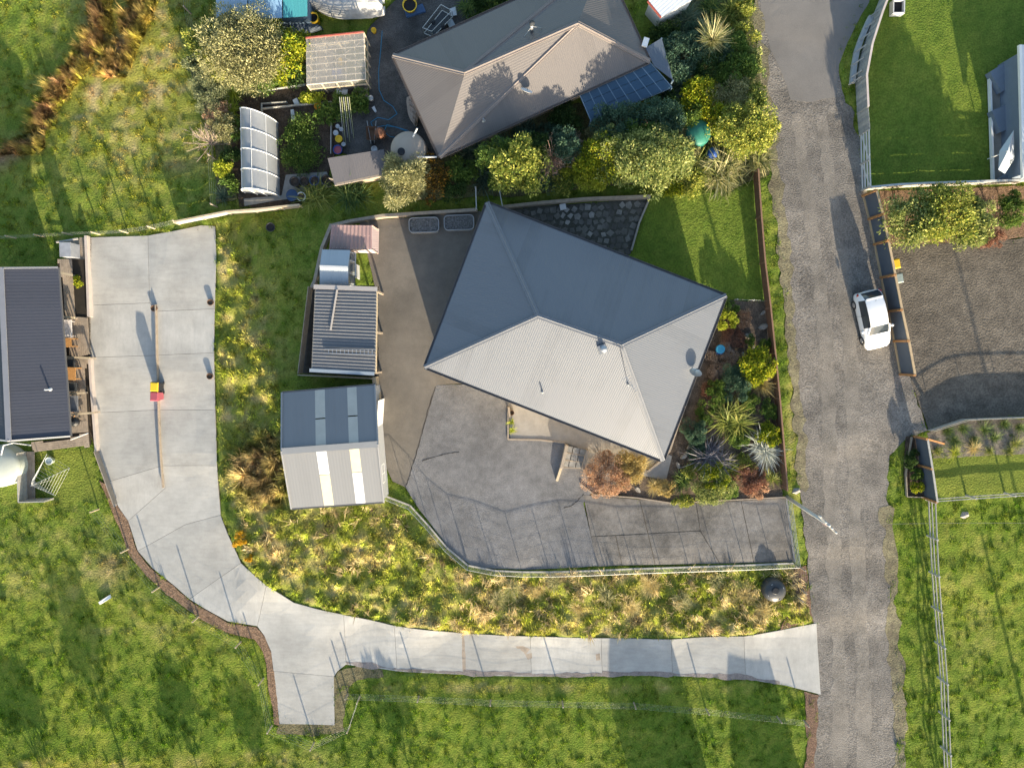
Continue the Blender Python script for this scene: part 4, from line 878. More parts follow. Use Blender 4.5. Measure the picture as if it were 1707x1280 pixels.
def straps(c, n, L, w, seed, up=(.25, 1.3), curl=1.2, az=None, segs=4):
    r = np.random.default_rng(seed); a = r.uniform(0, 6.283, n) if az is None else r.uniform(az[0], az[1], n)
    lop = 1 + .28 * np.cos(a - r.uniform(0, 6.28)) + .12 * np.cos(3 * a - r.uniform(0, 6.28)); e = r.uniform(up[0], up[1], n); LL = L * lop * r.uniform(.45, 1.1, n); ww = w * r.uniform(.7, 1.2, n); cu = curl * r.uniform(.4, 1.2, n)
    p = np.zeros((n, 3)) + np.array(c) + r.normal(size=(n, 3)) * np.array([.06, .06, .02]) * L; V = np.empty((n, 2 * segs + 1, 3)); b = np.stack([-np.sin(a), np.cos(a), 0 * a], 1)
    tw = np.stack([0 * a, 0 * a, r.normal(size=n) * .5], 1); b = b + tw; b /= np.linalg.norm(b, axis=1)[:, None]
    for s in range(segs):
        t = s / segs; wid = ww * (1 - t ** 2 * .8) * (.7 + .6 * min(t * 3, 1) * .5)
        V[:, 2 * s] = p + b * wid[:, None] / 2; V[:, 2 * s + 1] = p - b * wid[:, None] / 2
        ee = e - cu * t; p = p + np.stack([np.cos(ee) * np.cos(a), np.cos(ee) * np.sin(a), np.sin(ee)], 1) * (LL / segs)[:, None]
    V[:, 2 * segs] = p; k = 2 * segs + 1; F = []
    base_ = np.arange(n)[:, None] * k
    for s in range(segs - 1):
        F.append(base_ + np.array([2*s, 2*s+1, 2*s+3])); F.append(base_ + np.array([2*s, 2*s+3, 2*s+2]))
    F.append(base_ + np.array([2*segs-2, 2*segs-1, 2*segs])); TRI[0] += n * (2 * segs - 1)
    return V.reshape(-1, 3), np.concatenate(F)
def flax(name, label, u, v, rpx, pal, n=90, w=.075, up=(.3, 1.35), curl=1.0, stem=0.0, cat='flax', group=None, az=None, fans=7):
    SEED[0] += 1; g = PG(u, v); c = P(u, v, g.z + stem); c.z = g1(c.x, c.y) + stem; o = thing(name, label, cat, (c.x, c.y, c.z - stem), group); Vs = []; Fs = []; k = 0; rr = random.Random(SEED[0])
    for i in range(fans):
        q = (c.x + rr.uniform(-.34, .34) * rpx * PX * (fans > 1), c.y + rr.uniform(-.34, .34) * rpx * PX * (fans > 1), c.z + .02)
        V, F = straps(q, max(4, int(n * 2.4) // fans), rpx * PX * (1.02 if fans > 1 else 1.2), w * .8, SEED[0] * 10 + i, up, curl, az); Vs.append(V); Fs.append(F + k); k += len(V)
    link('leaves', npmesh('leaves', np.concatenate(Vs), np.concatenate(Fs)), LM(pal), o)
    if stem: MB().tube((c.x, c.y, c.z - stem - .1), (c.x, c.y, c.z + .05), .07, .05, 7).build('trunk', TRUNK, o)
    return o
def bare(name, label, u, v, rpx, h, pal, n=26, seed=0, flat=.6):
    SEED[0] += 1; rr = random.Random(SEED[0]); g = PG(u, v); c = P(u, v, g.z + h * .5); c.z = g1(c.x, c.y); o = thing(name, label, 'shrub', c); m = MB(); t = MB()
    t.tube(c - UP * .1, c + UP * h * .35, .05, .04, 6).build('trunk', LMT, o)
    for i in range(n):
        a = rr.uniform(0, 6.283); e = rr.uniform(.15, 1.3); L = rpx * PX * rr.uniform(.7, 1.1); s = c + UP * h * rr.uniform(.2, .4); d = Vector((math.cos(a) * math.cos(e), math.sin(a) * math.cos(e), math.sin(e) * flat))
        q = s + d * L * .5 + Vector((rr.uniform(-.1, .1), rr.uniform(-.1, .1), .05)); m.tube(s, q, .022, .014, 4); tip = q + d * L * .5 + UP * .06; m.tube(q, tip, .014, .006, 4)
        for j in range(7):
            b0 = s.lerp(tip, rr.uniform(.35, .95)); d2 = (d + Vector((rr.uniform(-.9, .9), rr.uniform(-.9, .9), rr.uniform(-.2, .5)))).normalized(); m.tube(b0, b0 + d2 * L * rr.uniform(.15, .35), .009, .004, 3)
    x = m.build('branches', LMT2[pal], o); x['kind'] = 'stuff'; return o
LMT = mat('pale bark', (.34,.27,.21), .9, .2, 8); LMT2 = {k: mat('twigs ' + k, PAL[k][1], .9, .2, 8) for k in ('twig', 'twigpink')}

# --- top left cluster by the paddock
leafy('feathery_tree', 'large grey green feathery tree above the glasshouse garden', 408,78,56,3.2,'feather',.16,.05,1.3,1.0,'tree')
leafy('yellow_shrub', 'yellow green shrub on the paddock side of the grey green tree', 345,75,30,1.8,'yellowgreen',.13,.06)
leafy('yellow_shrub', 'yellow shrub below the grey green tree beside the paddock', 362,108,24,1.6,'lime',.12,.06)
leafy('citrus_tree', 'bright lemon green citrus tree touching the clear roofed glasshouse', 484,86,30,2.3,'citrus',.15,.08,1.1,1.1,'tree')
leafy('citrus_tree', 'smaller lemon green citrus beside the dark boat cover', 455,50,20,1.9,'citrus',.14,.08,1.0,1.0,'tree')
leafy('dark_shrub', 'dark green shrub under the citrus left of the glasshouse', 488,122,20,1.3,'dark',.13,.07)
leafy('dark_shrub', 'mid green shrub at the timber bed corner below the citrus', 448,132,24,1.3,'mid',.13,.07)
flax('fern', 'yellow green fern frond plant above the white tunnel house', 386,152,26,'fern',60,.11,(.3,.9),.9,.3,'fern')
flax('fern', 'lower yellow green fern frond plant left of the white tunnel house', 388,184,20,'fern',46,.10,(.3,.9),.9,.2,'fern')
leafy('grey_shrub', 'soft grey green shrub at the paddock fence above the dead branches', 350,158,24,1.5,'greygreen',.11,.04,1.1,1.3)
leafy('brown_shrub', 'brownish dry shrub left of the ferns', 364,194,18,1.1,'rust',.10,.04,.8,1.2)
bare('dead_shrub', 'grey leafless fan of dead branches on the paddock fence', 350,238,40,1.3,'twig',34)
leafy('feathery_shrub', 'small pale feathery shrub beside the dead branches', 374,214,20,1.4,'feather',.11,.04)
leafy('yellow_shrub', 'round lemon yellow shrub left of the white tunnel house', 372,278,15,1.1,'lime',.12,.08)
flax('yucca', 'small spiky green yucca at the corner of the paddock fence', 372,328,17,'flaxblue',60,.04,(.1,1.2),.3,0,'yucca',fans=1)
flax('flax', 'green flax bush in front of the black bins', 528,330,35,'flaxyellow',150,.07)
flax('flax', 'green flax bush below the small brown shed', 588,328,35,'flax',170,.07)
leafy('feathery_tree', 'pale straw green feathery tree below the round beige water tank', 676,302,32,3.0,'feather',.16,.045,1.4,1.2,'tree',spiky=.2)
leafy('autumn_tree', 'dark tree with orange autumn leaves at the corner of the taupe house', 718,296,29,2.2,'orange',.13,.08,.55,1.1,'tree')
leafy('dark_shrub', 'dark green shrub right of the orange leaved tree', 757,302,25,1.4,'dark',.12,.06)
flax('flax', 'dark blue green flax at the foot of the taupe house wall', 790,262,33,'flaxblue',120,.075)
flax('flax', 'dark hanging flax left of the round yellow tree', 812,300,27,'flaxblue',90,.07)
leafy('dark_shrub', 'dark green shrub behind the round yellow green tree', 828,262,26,4.2,'mid',.13,.07)
leafy('round_tree', 'round yellow green tree in the shrubbery above the main roof', 862,281,37,5.0,'yellowgreen',.16,.09,1.2,1.05,'tree')
leafy('dark_shrub', 'dark green undergrowth wrapped round the yellow green tree', 858,252,28,1.7,'bluegreen',.13,.06)
flax('flax', 'dark flax under the eave of the taupe house', 882,226,27,'flaxblue',90,.075)
leafy('dark_shrub', 'dark round shrub right of the flax under the taupe eave', 918,222,17,1.1,'bluegreen',.11,.06)
leafy('dark_shrub', 'dark green shrub below the open corner of the taupe eave', 942,196,24,1.2,'dark',.13,.07)
bare('bare_shrub', 'leafless pinkish shrub in the middle of the shrubbery', 922,268,38,4.2,'twigpink',60,flat=1.2)
bare('bare_shrub', 'small leafless shrub near the veranda', 965,230,18,1.3,'twig',22,flat=.9)
leafy('dry_shrub', 'small beige dry shrub right of the leafless one', 998,230,17,1.2,'feather',.1,.04)
flax('cabbage_palm', 'small spiky cabbage palm right of the leafless pink shrub', 972,264,17,'flaxpale',60,.045,(.0,1.2),.4,.9,'palm',fans=1)
leafy('lime_shrub', 'bright lime shrub in the middle of the front hedge', 1000,266,33,3.2,'citrus',.14,.08,1.0,.9)
leafy('lime_shrub', 'low bright lime shrub along the front of the hedge', 985,296,38,1.5,'lime',.12,.07,1.0,.5)
leafy('dark_shrub', 'grey green shrub below the veranda posts', 1030,215,36,3.0,'bluegreen',.13,.06,1.1,.9)
leafy('dark_shrub', 'blue green shrub right of the veranda posts', 1090,208,36,3.2,'bluegreen',.13,.06,1.1,.9)
leafy('pale_tree', 'broad pale green tree at the front of the shrubbery', 1085,268,48,4.3,'pale',.16,.08,1.2,.95,'tree')
leafy('pale_tree', 'pale tree half hidden left of the broad pale tree', 1042,280,38,3.6,'pale',.15,.07,1.1,.8,'tree')
leafy('golden_shrub', 'small golden yellow shrub beside the green water tank', 1112,216,13,1.5,'gold',.13,.08)
leafy('feathery_shrub', 'brownish feathery shrub below the golden shrub', 1138,240,22,1.4,'feather',.12,.04,1,1.3)
flax('flax', 'great sprawling pale flax at the end of the hedge by the road', 1205,285,46,'flaxpale',240,.09,(.1,1.2),1.3)
flax('flax', 'straw tipped flax hanging over the lawn below the hedge', 1165,290,40,'flaxyellow',110,.09,(.2,1.1),1.0)
flax('flax', 'pale flax spilling onto the gravel road edge', 1248,268,36,'flaxpale',100,.09,(.2,1.1),1.0)
leafy('round_tree', 'rounded lime green tree beside the road above the pale flax', 1236,215,44,3.0,'yellowgreen',.15,.08,1.2,.85,'tree')
leafy('lime_shrub', 'lime green shrub above the green tank', 1165,165,27,1.9,'citrus',.14,.08,1.1,1.1)
leafy('feathery_shrub', 'soft beige feathery shrub between lime shrubs near the road', 1222,166,33,2.2,'feather',.13,.04,1.2,.8)
leafy('mid_shrub', 'mid green shrub beside the road above the feathery shrub', 1225,128,34,1.8,'mid',.14,.07,1.1,.9)
flax('flax', 'dark flax at the tip of the blue veranda', 1120,158,36,'flaxblue',130,.08)
leafy('dark_shrub', 'dark blue green shrub east of the taupe house', 1138,98,38,1.9,'bluegreen',.12,.06,1.1,.8)
leafy('dark_shrub', 'dark shrub between the taupe house and the cabbage palm', 1175,118,30,1.6,'dark',.12,.06)
flax('cabbage_palm', 'round headed cabbage palm with radiating pale leaves', 1187,68,27,'flaxpale',170,.05,(-.2,1.3),.3,1.8,'palm',fans=1)
flax('flax', 'dark flax bush near the white shed corner', 1142,38,34,'flaxblue',150,.07)
flax('flax', 'tall yellowish flax at the top of the shrubbery', 1212,24,38,'flaxyellow',160,.075)
flax('flax', 'dark flax left of the tall yellowish flax at the top edge', 1180,8,26,'flax',100,.07)
leafy('yellow_shrub', 'yellow green shrub on the road edge below the tall flax', 1240,62,19,1.3,'yellowgreen',.12,.06)
leafy('yellow_shrub', 'yellow green shrub on the road edge at the top of the picture', 1240,15,16,1.4,'yellowgreen',.12,.06)
leafy('pale_shrub', 'pale round shrub on the road edge above the mid green shrub', 1247,104,19,1.2,'pale',.12,.06,1,1.2)
flax('flax', 'green flax behind the wire trailer at the taupe roof edge', 778,18,22,'flax',100,.06)
leafy('dark_shrub', 'dark shrubs against the back eave of the taupe house', 815,4,24,1.2,'dark',.12,.06)
for u, v, r0, h, pl, lab in [(770,285,22,1.6,'mid','mid green shrub between the dark shrub and the hanging flax'),(838,300,20,1.5,'mid','green shrub at the left foot of the round yellow green tree'),(900,250,20,3.6,'dark','dark shrub between the round tree and the leafless pink shrub'),(905,296,22,1.2,'bluegreen','low blue green shrub in front of the leafless pink shrub'),(930,300,22,1.2,'yellowgreen','low yellow green shrub at the front below the leafless pink shrub'),(1150,300,24,1.3,'yellowgreen','yellow green shrub at the front between the broad pale tree and the flax'),(1110,300,22,1.2,'citrus','low lime shrub in front of the broad pale tree'),(948,290,20,1.1,'mid','low green shrub right of the leafless pink shrub'),
    (945,245,22,3.5,'bluegreen','blue green shrub behind the leafless pink shrub'),(1015,245,24,3.6,'pale','pale shrub between the lime shrub and the veranda shrubs'),(1060,235,26,3.6,'mid','mid green shrub behind the broad pale tree'),(1130,265,24,2.0,'pale','pale shrub right of the broad pale tree'),(1110,180,20,1.5,'dark','dark shrub under the veranda tip'),(1145,190,22,1.7,'mid','mid green shrub left of the green tank'),(1200,195,22,2.0,'citrus','lime shrub between the feathery shrub and the green tank'),
    (1255,170,20,2.0,'yellowgreen','yellow green shrub on the road edge beside the feathery shrub'),(1258,235,20,1.7,'yellowgreen','yellow green shrub on the road edge above the pale flax'),(1225,80,22,1.5,'mid','green shrub right of the cabbage palm'),(1165,60,22,1.5,'bluegreen','blue green shrub left of the cabbage palm'),(1110,60,20,1.2,'dark','dark shrub beside the white box unit'),(1205,100,20,1.5,'bluegreen','blue green shrub below the cabbage palm'),
    (425,100,26,2.4,'mid','green tree between the grey feathery tree and the ferns'),(470,118,18,1.6,'citrus','lemon green shrub below the citrus tree'),(410,130,20,1.7,'mid','green shrub below the grey feathery tree'),(335,110,20,1.5,'greygreen','grey shrub at the paddock edge below the yellow shrub'),(395,215,14,1.2,'mid','green shrub against the left side of the tunnel house'),(388,262,14,1.1,'dark','dark shrub beside the middle of the tunnel house'),(385,305,14,.8,'mid','low green shrub beside the lower end of the tunnel house')]:
    leafy('undergrowth_shrub', lab, u, v, r0, h, pl, .14, .075, 1.0)
# --- garden beside the main house
leafy('garden_shrub', 'lime green shrub at the east tip of the main roof', 1211,534,15,1.0,'lime',.1,.06)
leafy('garden_shrub', 'dark green shrub just below the tip of the main roof', 1214,515,13,.8,'mid',.1,.06)
leafy('garden_shrub', 'bright green leafy shrub beside the brown road fence', 1260,607,27,1.4,'citrus',.13,.08,1.1)
leafy('garden_shrub', 'blue green fine leaved dome left of the bright green shrub', 1226,637,21,1.0,'bluegreen',.08,.04,1.2,1.2)
flax('tussock', 'pale tussock with orange tips below the bright green shrub', 1266,640,24,'straw',160,.022,(.3,1.3),1.1,0,'tussock',fans=1)
leafy('garden_shrub', 'mid green low shrub left of the big striped flax', 1193,654,18,.8,'mid',.09,.05)
flax('flax', 'big striped green and yellow flax in the middle of the garden', 1218,692,42,'flaxyellow',190,.07,(.2,1.3),.9)
leafy('garden_shrub', 'grey green clipped dome near the main house wall', 1158,719,19,.9,'bluegreen',.07,.035,1.3)
flax('flax', 'purple grey flax below the big striped flax', 1186,760,38,'purple',140,.07,(.2,1.3),.9)
flax('flax', 'olive flax right of the purple grey flax', 1206,782,30,'flaxyellow',100,.06,(.2,1.2),.9)
flax('silver_plant', 'silvery white leaved plant beside the road fence', 1268,746,32,'silver',170,.08,(.1,1.3),.8,0,'plant')
leafy('garden_shrub', 'bright green shrub above the silvery plant', 1284,724,18,.9,'citrus',.1,.06)
leafy('garden_shrub', 'deep green low shrub against the road fence', 1279,683,12,.7,'mid',.09,.05,1,1.3)
leafy('garden_shrub', 'tiny green clump among the garden rocks', 1250,567,7,.4,'mid',.08,.05)
leafy('garden_shrub', 'low dark shrub beside the fence among the rocks', 1276,572,10,.5,'mid',.08,.05)
flax('flax', 'upright olive flax at the foot of the garden', 1137,798,25,'flax',90,.06)
leafy('garden_shrub', 'variegated pale green dome at the foot of the garden', 1182,811,30,1.1,'pale',.08,.05,1.3,.85)
leafy('garden_shrub', 'green shrub on top of the variegated dome', 1188,795,20,1.2,'citrus',.09,.05)
flax('tussock', 'small round straw green tussock at the garden edge', 1090,809,19,'straw',200,.018,(.2,1.4),.9,0,'tussock',fans=1)
leafy('garden_shrub', 'mustard yellow low shrub at the edge of the parking slabs', 1138,834,16,.6,'gold' if False else 'yellowgreen',.08,.05,1,.7)
flax('flax', 'small lime flax near the gate end of the road fence', 1285,797,19,'flaxyellow',60,.05,(.2,1.2),.7)
leafy('heath_shrub', 'reddish brown heath between the flaxes and the gate', 1248,800,24,.6,'red',.08,.03,.9)
leafy('dry_grasses', 'rusty orange dry shrub beside the timber bay', 1012,790,34,1.2,'rust',.09,.04,1.3,.95)
leafy('dry_grasses', 'rusty gold dry shrub at the south corner of the main roof', 1046,776,26,1.1,'straw',.09,.035,1.2)
flax('tussock', 'golden fountain tussock under the south roof corner', 1064,776,24,'straw',170,.02,(.2,1.4),.9,0,'tussock',fans=1)
flax('euphorbia', 'small yellow green plant at the terrace edge nearest the house', 853,703,8,'lime',34,.045,(.1,1.2),.6,0,'plant',fans=1)
flax('euphorbia', 'small yellow green plant at the outer end of the terrace edge', 853,717,8,'lime',34,.045,(.1,1.2),.6,0,'plant',fans=1)
leafy('heath_shrub', 'low reddish ground cover among the rocks at the garden top', 1222,560,20,.3,'red',.07,.03,.6)
leafy('heath_shrub', 'grey brown ground cover beside the blue hose reel', 1205,598,22,.3,'twig',.06,.03,.5)
for u, v, r0, h, pl, lab in [(1240,625,16,.6,'bluegreen','low blue green cover between the dome and the bright shrub'),(1178,690,16,.5,'mid','low green cover between the clipped dome and the striped flax'),(1248,665,16,.6,'mid','low green cover right of the striped flax'),(1160,755,16,.5,'bluegreen','low blue green cover left of the purple flax'),(1230,730,16,.6,'mid','low green cover between the striped flax and the silvery plant'),(1240,775,16,.5,'yellowgreen','low yellow cover below the silvery plant'),(1160,785,16,.6,'yellowgreen','low yellow cover above the variegated dome'),(1215,815,16,.5,'mid','low green cover right of the variegated dome'),(1110,815,14,.5,'straw','low straw cover beside the round tussock'),(1265,815,14,.4,'rust','low tan cover near the gate end of the garden'),(1195,620,14,.4,'twig','low dry twigs beside the house edging'),(1240,530,14,.35,'rust','low tan cover among the top rocks'),(1180,650,12,.4,'red','low reddish cover beside the house edging')]:
    leafy('ground_cover', lab, u, v, r0, h, pl, .09, .05, 1.0)
# --- right side
leafy('hedge_shrub', 'pale green bushy shrub against the dark panel fence', 1520,366,42,2.6,'pale',.17,.09,1.2,.85)
leafy('hedge_shrub', 'yellow tinted green shrub in the middle of the gravel drive hedge', 1570,358,44,3.0,'yellowgreen',.17,.09,1.2,.9)
leafy('hedge_shrub', 'mid green shrub at the right of the gravel drive hedge', 1614,370,34,2.5,'pale',.16,.08,1.2,1.0)
bare('bare_shrub', 'leafless reddish shrub right of the gravel drive hedge', 1652,350,22,1.0,'twigpink',26,flat=.8)
leafy('hedge_shrub', 'small green shrub beside the reddish leafless one at the right edge', 1686,352,25,1.3,'mid',.12,.06,1,1.1)
leafy('heath_shrub', 'low red heath spilling onto the brown gravel', 1652,398,22,.5,'red',.09,.04,1.2,.6)
leafy('ball_shrub', 'dark green clipped ball in the roadside planter', 1519,766,13,.8,'dark',.07,.045,1.4)
leafy('ball_shrub', 'pale green clipped ball in the middle of the roadside planter', 1528,789,9,.6,'mid',.06,.04,1.5)
leafy('ball_shrub', 'lime clipped ball at the low end of the roadside planter', 1529,812,10,.6,'citrus',.06,.04,1.4)
spots = [(1578,718,'first green tussock by the low fence in the right garden bed'),(1603,714,'second green tussock along the low fence'),(1640,716,'third green tussock along the low fence'),(1673,706,'large green tussock near the right end of the low fence'),(1697,712,'green tussock at the right edge below the low fence'),
 (1590,734,'green tussock in the second row of the right bed'),(1622,732,'green tussock in the middle of the right bed'),(1655,730,'broad green tussock right of the bed middle'),(1690,740,'pale tipped tussock at the right edge of the bed'),(1560,752,'olive tussock beside the panel screen'),
 (1590,754,'bright lime tussock on the lawn edge'),(1621,748,'pale grey tussock on the lawn edge'),(1648,752,'straw lime tussock on the lawn edge'),(1682,752,'olive tussock on the lawn edge at the right')]
for i, (u, v, lab) in enumerate(spots):
    flax('tussock', lab, u, v, 13 + (i % 3) * 2, ['flax','flax','flax','flax','flax','flax','flax','flax','flaxyellow','flaxyellow','lime','straw','flaxyellow','flaxyellow'][i], 90, .02, (.2,1.3), .8, 0, 'tussock', 'tussocks in the right garden bed', fans=1)
leafy('yellow_shrub', 'small yellow shrub beside the deck corner', 131,470,8,.8,'citrus',.08,.05)
leafy('gorse', 'yellow flowering gorse at the bend of the driveway', 400,898,11,.6,'gold',.07,.04,.8)
leafy('gorse', 'small yellow flowering weed below the gorse', 416,930,6,.4,'gold',.06,.04,.7)
leafy('yellow_shrub', 'leafy vegetable plants beside the bean poles', 600,170,16,.7,'mid',.14,.1)
leafy('garden_crop', 'green vegetable bush in the dark soil bed', 544,192,14,.7,'mid',.16,.11)
leafy('garden_crop', 'yellowing vegetable bed below the glasshouse', 520,163,20,.5,'lime',.12,.07,.8,.5)
leafy('garden_crop', 'low green weeds on the soil beside the tunnel house', 500,245,26,.25,'mid',.11,.06,.8,1.9)
leafy('garden_crop', 'green climbing beans around the bean poles', 572,180,14,.9,'mid',.12,.07,.8,1.4)
for i, (u, v, lab) in enumerate([(895,985,'pale straw tussock on the bank below the wire fence'),(1010,990,'straw tussock on the bank right of the first'),(1080,975,'straw tussock high on the bank below the parking slabs'),(1190,970,'bleached tussock on the bank near the round black tank'),(1240,985,'bleached tussock just left of the round black tank'),
    (830,1000,'straw tussock near the left end of the bank'),(965,1010,'drooping straw tussock low on the bank'),(1140,1000,'drooping straw tussock low on the bank toward the road'),(1050,1010,'pale tussock low in the middle of the bank'),(925,970,'small pale tussock high on the bank'),(1270,1010,'small straw tussock below the round black tank'),(860,975,'pale tussock under the wire fence near the corner')]):
    flax('straw_tussock', lab, u, v, 17 + (i % 3) * 4, 'flaxpale' if i % 2 else 'straw', 150, .022, (.15, 1.2), 1.1, 0, 'tussock', 'straw tussocks on the bank', fans=2)

# ================================================================== FENCES AND WALLS
def along(pts, step):
    """points every `step` metres along a pixel polyline on the ground"""
    W_ = [PG(u, v) for u, v in pts]; out = []; carry = 0.0
    for a, b in zip(W_[:-1], W_[1:]):
        L = (b - a).length; t = carry
        while t < L: out.append(a.lerp(b, t / L)); t += step
        carry = t - L
    out.append(W_[-1]); 
    for p in out: p.z = g1(p.x, p.y)
    return out
def board_fence(name, label, pts, h, bay, nb, m, pm, th=.035, gap=.012, cap=True, post=.1, z0=.06):
    S = along(pts, bay); o = thing(name, label, 'fence', S[0])
    for p in S: MB().beam(p - UP * .2, p + UP * (h + .03), post, post).build('post', pm, o)
    bw = (h - z0) / nb
    for a, b in zip(S[:-1], S[1:]):
        if (b - a).length < .1: continue
        for k in range(nb): MB().beam(a + UP * (z0 + (k + .5) * bw), b + UP * (z0 + (k + .5) * bw + random.uniform(-.008, .008)), th, bw - gap).build('board', m, o)
        if cap: MB().beam(a + UP * (h + .02), b + UP * (h + .02), .10, .03).build('cap_rail', pm, o)
    return o
def wire_fence(name, label, pts, h, bay, wires=4, pm=TIMBER, wm=WIRE, r=.055, wr=.003, mesh=False, lean=0):
    S = along(pts, bay); o = thing(name, label, 'fence', S[0])
    for p in S: MB().tube(p - UP * .2, p + UP * h, r, r * .9, 7).build('post', pm, o)
    if name == 'yard_fence':
        for a, b in zip(S[:-1], S[1:]):
            MB().beam(a + UP * .06, b + UP * .06, .10, .10).build('base_rail', MATS['pale edging'], o); MB().tube(a + UP * h, b + UP * h, .014, .014, 6).build('rail', WIRE, o)
    for k in range(wires):
        m = MB(); z = h * (.12 + .84 * k / max(1, wires - 1)); m.path([p + UP * z for p in S], wr, 4); m.build('wire', wm, o)
    if mesh:
        m = MB()
        for a, b in zip(S[:-1], S[1:]):
            n = int((b - a).length / .25)
            for k in range(n): q = a.lerp(b, k / max(1, n)); m.beam(q, q + UP * h, .004, .004)
        m.build('netting', wm, o)['kind'] = 'stuff'
    return o
board_fence('road_fence', 'brown timber fence along the road beside the main house garden', [(1255,289),(1264,420),(1274,500),(1290,657),(1303,812)], 1.05, 3.0, 5, TIMBER_B, mat('brown post', (.22,.13,.085), .8, .2))
# dark panel fence with orange posts
pf = thing('panel_fence', 'tall fence of dark steel panels with orange brown posts beside the parked car', 'fence', PG(1470,470))
st = [PG(u, v) for u, v in ((1439,327),(1449,366),(1458,408),(1469,463),(1480,519),(1491,569),(1501,624))]; hF = 1.75
PANEL = mat('dark blue steel panel', (.085,.105,.135), .45, .06); ORW = mat('orange brown post', (.38,.19,.075), .75, .15); RAILP = mat('fence rail timber', (.42,.32,.20), .8, .15)
for a, b in zip(st[:-1], st[1:]):
    d = (b - a).normalized(); o_ = MB()
    MB().beam(a + UP * (hF / 2 + .05), b + UP * (hF / 2 + .05), .025, hF - .12).build('panel', PANEL, pf)
    MB().beam(a + UP * hF, b + UP * hF, .14, .06).build('cap_rail', RAILP, pf); MB().beam(a + UP * .1 + Vector((-.05, 0, 0)), b + UP * .1 + Vector((-.05, 0, 0)), .07, .16).build('base_board', RAILP, pf)
for p in st: MB().beam(p - UP * .2 + Vector((-.05, 0, 0)), p + UP * (hF + .04) + Vector((-.05, 0, 0)), .17, .14).build('post', ORW, pf)
ps2 = thing('panel_screen', 'short dark steel screen with orange posts behind the roadside planter', 'fence', PG(1530,775))
st = [PG(u, v) for u, v in ((1524,727),(1532,775),(1540,829))]; hS = 1.55
for a, b in zip(st[:-1], st[1:]):
    MB().beam(a + UP * (hS / 2 + .05), b + UP * (hS / 2 + .05), .025, hS - .1).build('panel', PANEL, ps2); MB().beam(a + UP * hS, b + UP * hS, .12, .06).build('cap_rail', TIMBER_G, ps2)
for p in st: MB().beam(p - UP * .2 + Vector((-.05, 0, 0)), p + UP * (hS + .03) + Vector((-.05, 0, 0)), .15, .13).build('post', ORW, ps2)
a = st[0] + UP * 1.45; MB().beam(a, PG(1566,738) + UP * .5, .11, .11).build('brace', ORW, ps2)
pe = thing('planter_edge', 'pale timber edging round the roadside planter', 'edging', PG(1508,780))
for a, b in (((1518,728),(1508,790)),((1508,790),(1510,827)),((1510,827),(1541,828))): MB().beam(PG(*a) + UP * .1, PG(*b) + UP * .1, .06, .22).build('edge_board', TIMBER, pe)
# low solid garden fence with hoop rail (its arched shadow lies on the brown gravel)
lf = thing('low_garden_fence', 'low thin arched garden fence between the brown gravel and the tussock bed', 'fence', PG(1620,697))
S = along([(1545,717),(1603,698),(1707,694),(1800,694)], .6)
tot = len(S) - 1
hgt = lambda k: .50 + .16 * math.sin(min(1, k / 9) * math.pi / 2)
FB = mat('pale edging', (.40,.38,.34), .8, .1)
for k, (a, b) in enumerate(zip(S[:-1], S[1:])):
    h0, h1 = hgt(k), hgt(k + 1); d = (b - a).normalized(); n = Vector((-d.y, d.x, 0)) * .012
    MB().add([a - n - UP * .1, b - n - UP * .1, b - n + UP * h1, a - n + UP * h0, a + n - UP * .1, b + n - UP * .1, b + n + UP * h1, a + n + UP * h0], [(0,1,2,3),(7,6,5,4),(3,2,6,7),(0,4,5,1),(1,5,6,2),(0,3,7,4)]).build('board', FB, lf)
    MB().beam(a + UP * (h0 + .28), b + UP * (h1 + .28), .022, .05).build('hoop_rail', FB, lf)
    if k % 4 == 1: MB().beam(a, a + UP * (h0 + .34), .035, .035).build('post', FB, lf)
# grey paling fence at top right
gf = thing('paling_fence', 'weathered grey paling fence curving along the sealed road', 'fence', PG(1440,150))
basep = [(1470,-10),(1455,28),(1446,55),(1432,100),(1426,142),(1428,180),(1432,226)]
S = along(basep, .165); PAL_ = [mat('paling %d' % i, c, .85, .2, 5) for i, c in enumerate([(.36,.36,.34),(.30,.31,.31),(.42,.41,.385)])]
for k, p in enumerate(S[:-1]):
    d = (S[k + 1] - p); d.z = 0
    if d.length < .05: continue
    q = p.lerp(S[k + 1], .5); h = 1.45 + random.uniform(-.015, .015)
    MB().box(q + UP * h / 2, (.152, .022, h), math.atan2(d.y, d.x)).build('paling', random.choice(PAL_), gf)
T = S[::12]
for a, b in zip(T[:-1], T[1:]):
    d = (b - a).normalized(); n = Vector((d.y, -d.x, 0)) * -.06
    for z in (.3, 1.1): MB().beam(a + n + UP * z, b + n + UP * z, .05, .08).build('rail', TIMBER_G, gf)
    MB().beam(a + UP * 1.48, b + UP * 1.48, .13, .035).build('cap_rail', mat('pinkish cap', (.50,.44,.41), .8, .1), gf)
for p in T: MB().beam(p - UP * .2, p + UP * 1.46, .09, .09).build('post', TIMBER_G, gf)
kw = thing('kerb_wall', 'pale blockwork edge with stepped braces at the foot of the grey paling fence', 'wall', PG(1425,110))
S = along([(1450,30),(1436,60),(1424,95),(1419,140)], .8)
for a, b in zip(S[:-1], S[1:]): MB().beam(a + UP * .12, b + UP * .12, .30, .3).build('block', mat('pale block', (.42,.44,.45), .85, .1), kw)
for p in S: MB().beam(p + Vector((-.2, -.1, .1)), p + Vector((.25, .15, .9)), .08, .08).build('brace', TIMBER_G, kw)
rf_ = thing('rail_fence', 'white grey open rail fence at the corner of the mown lawn', 'fence', PG(1432,270))
S = along([(1432,226),(1433,270),(1435,318)], 1.9)
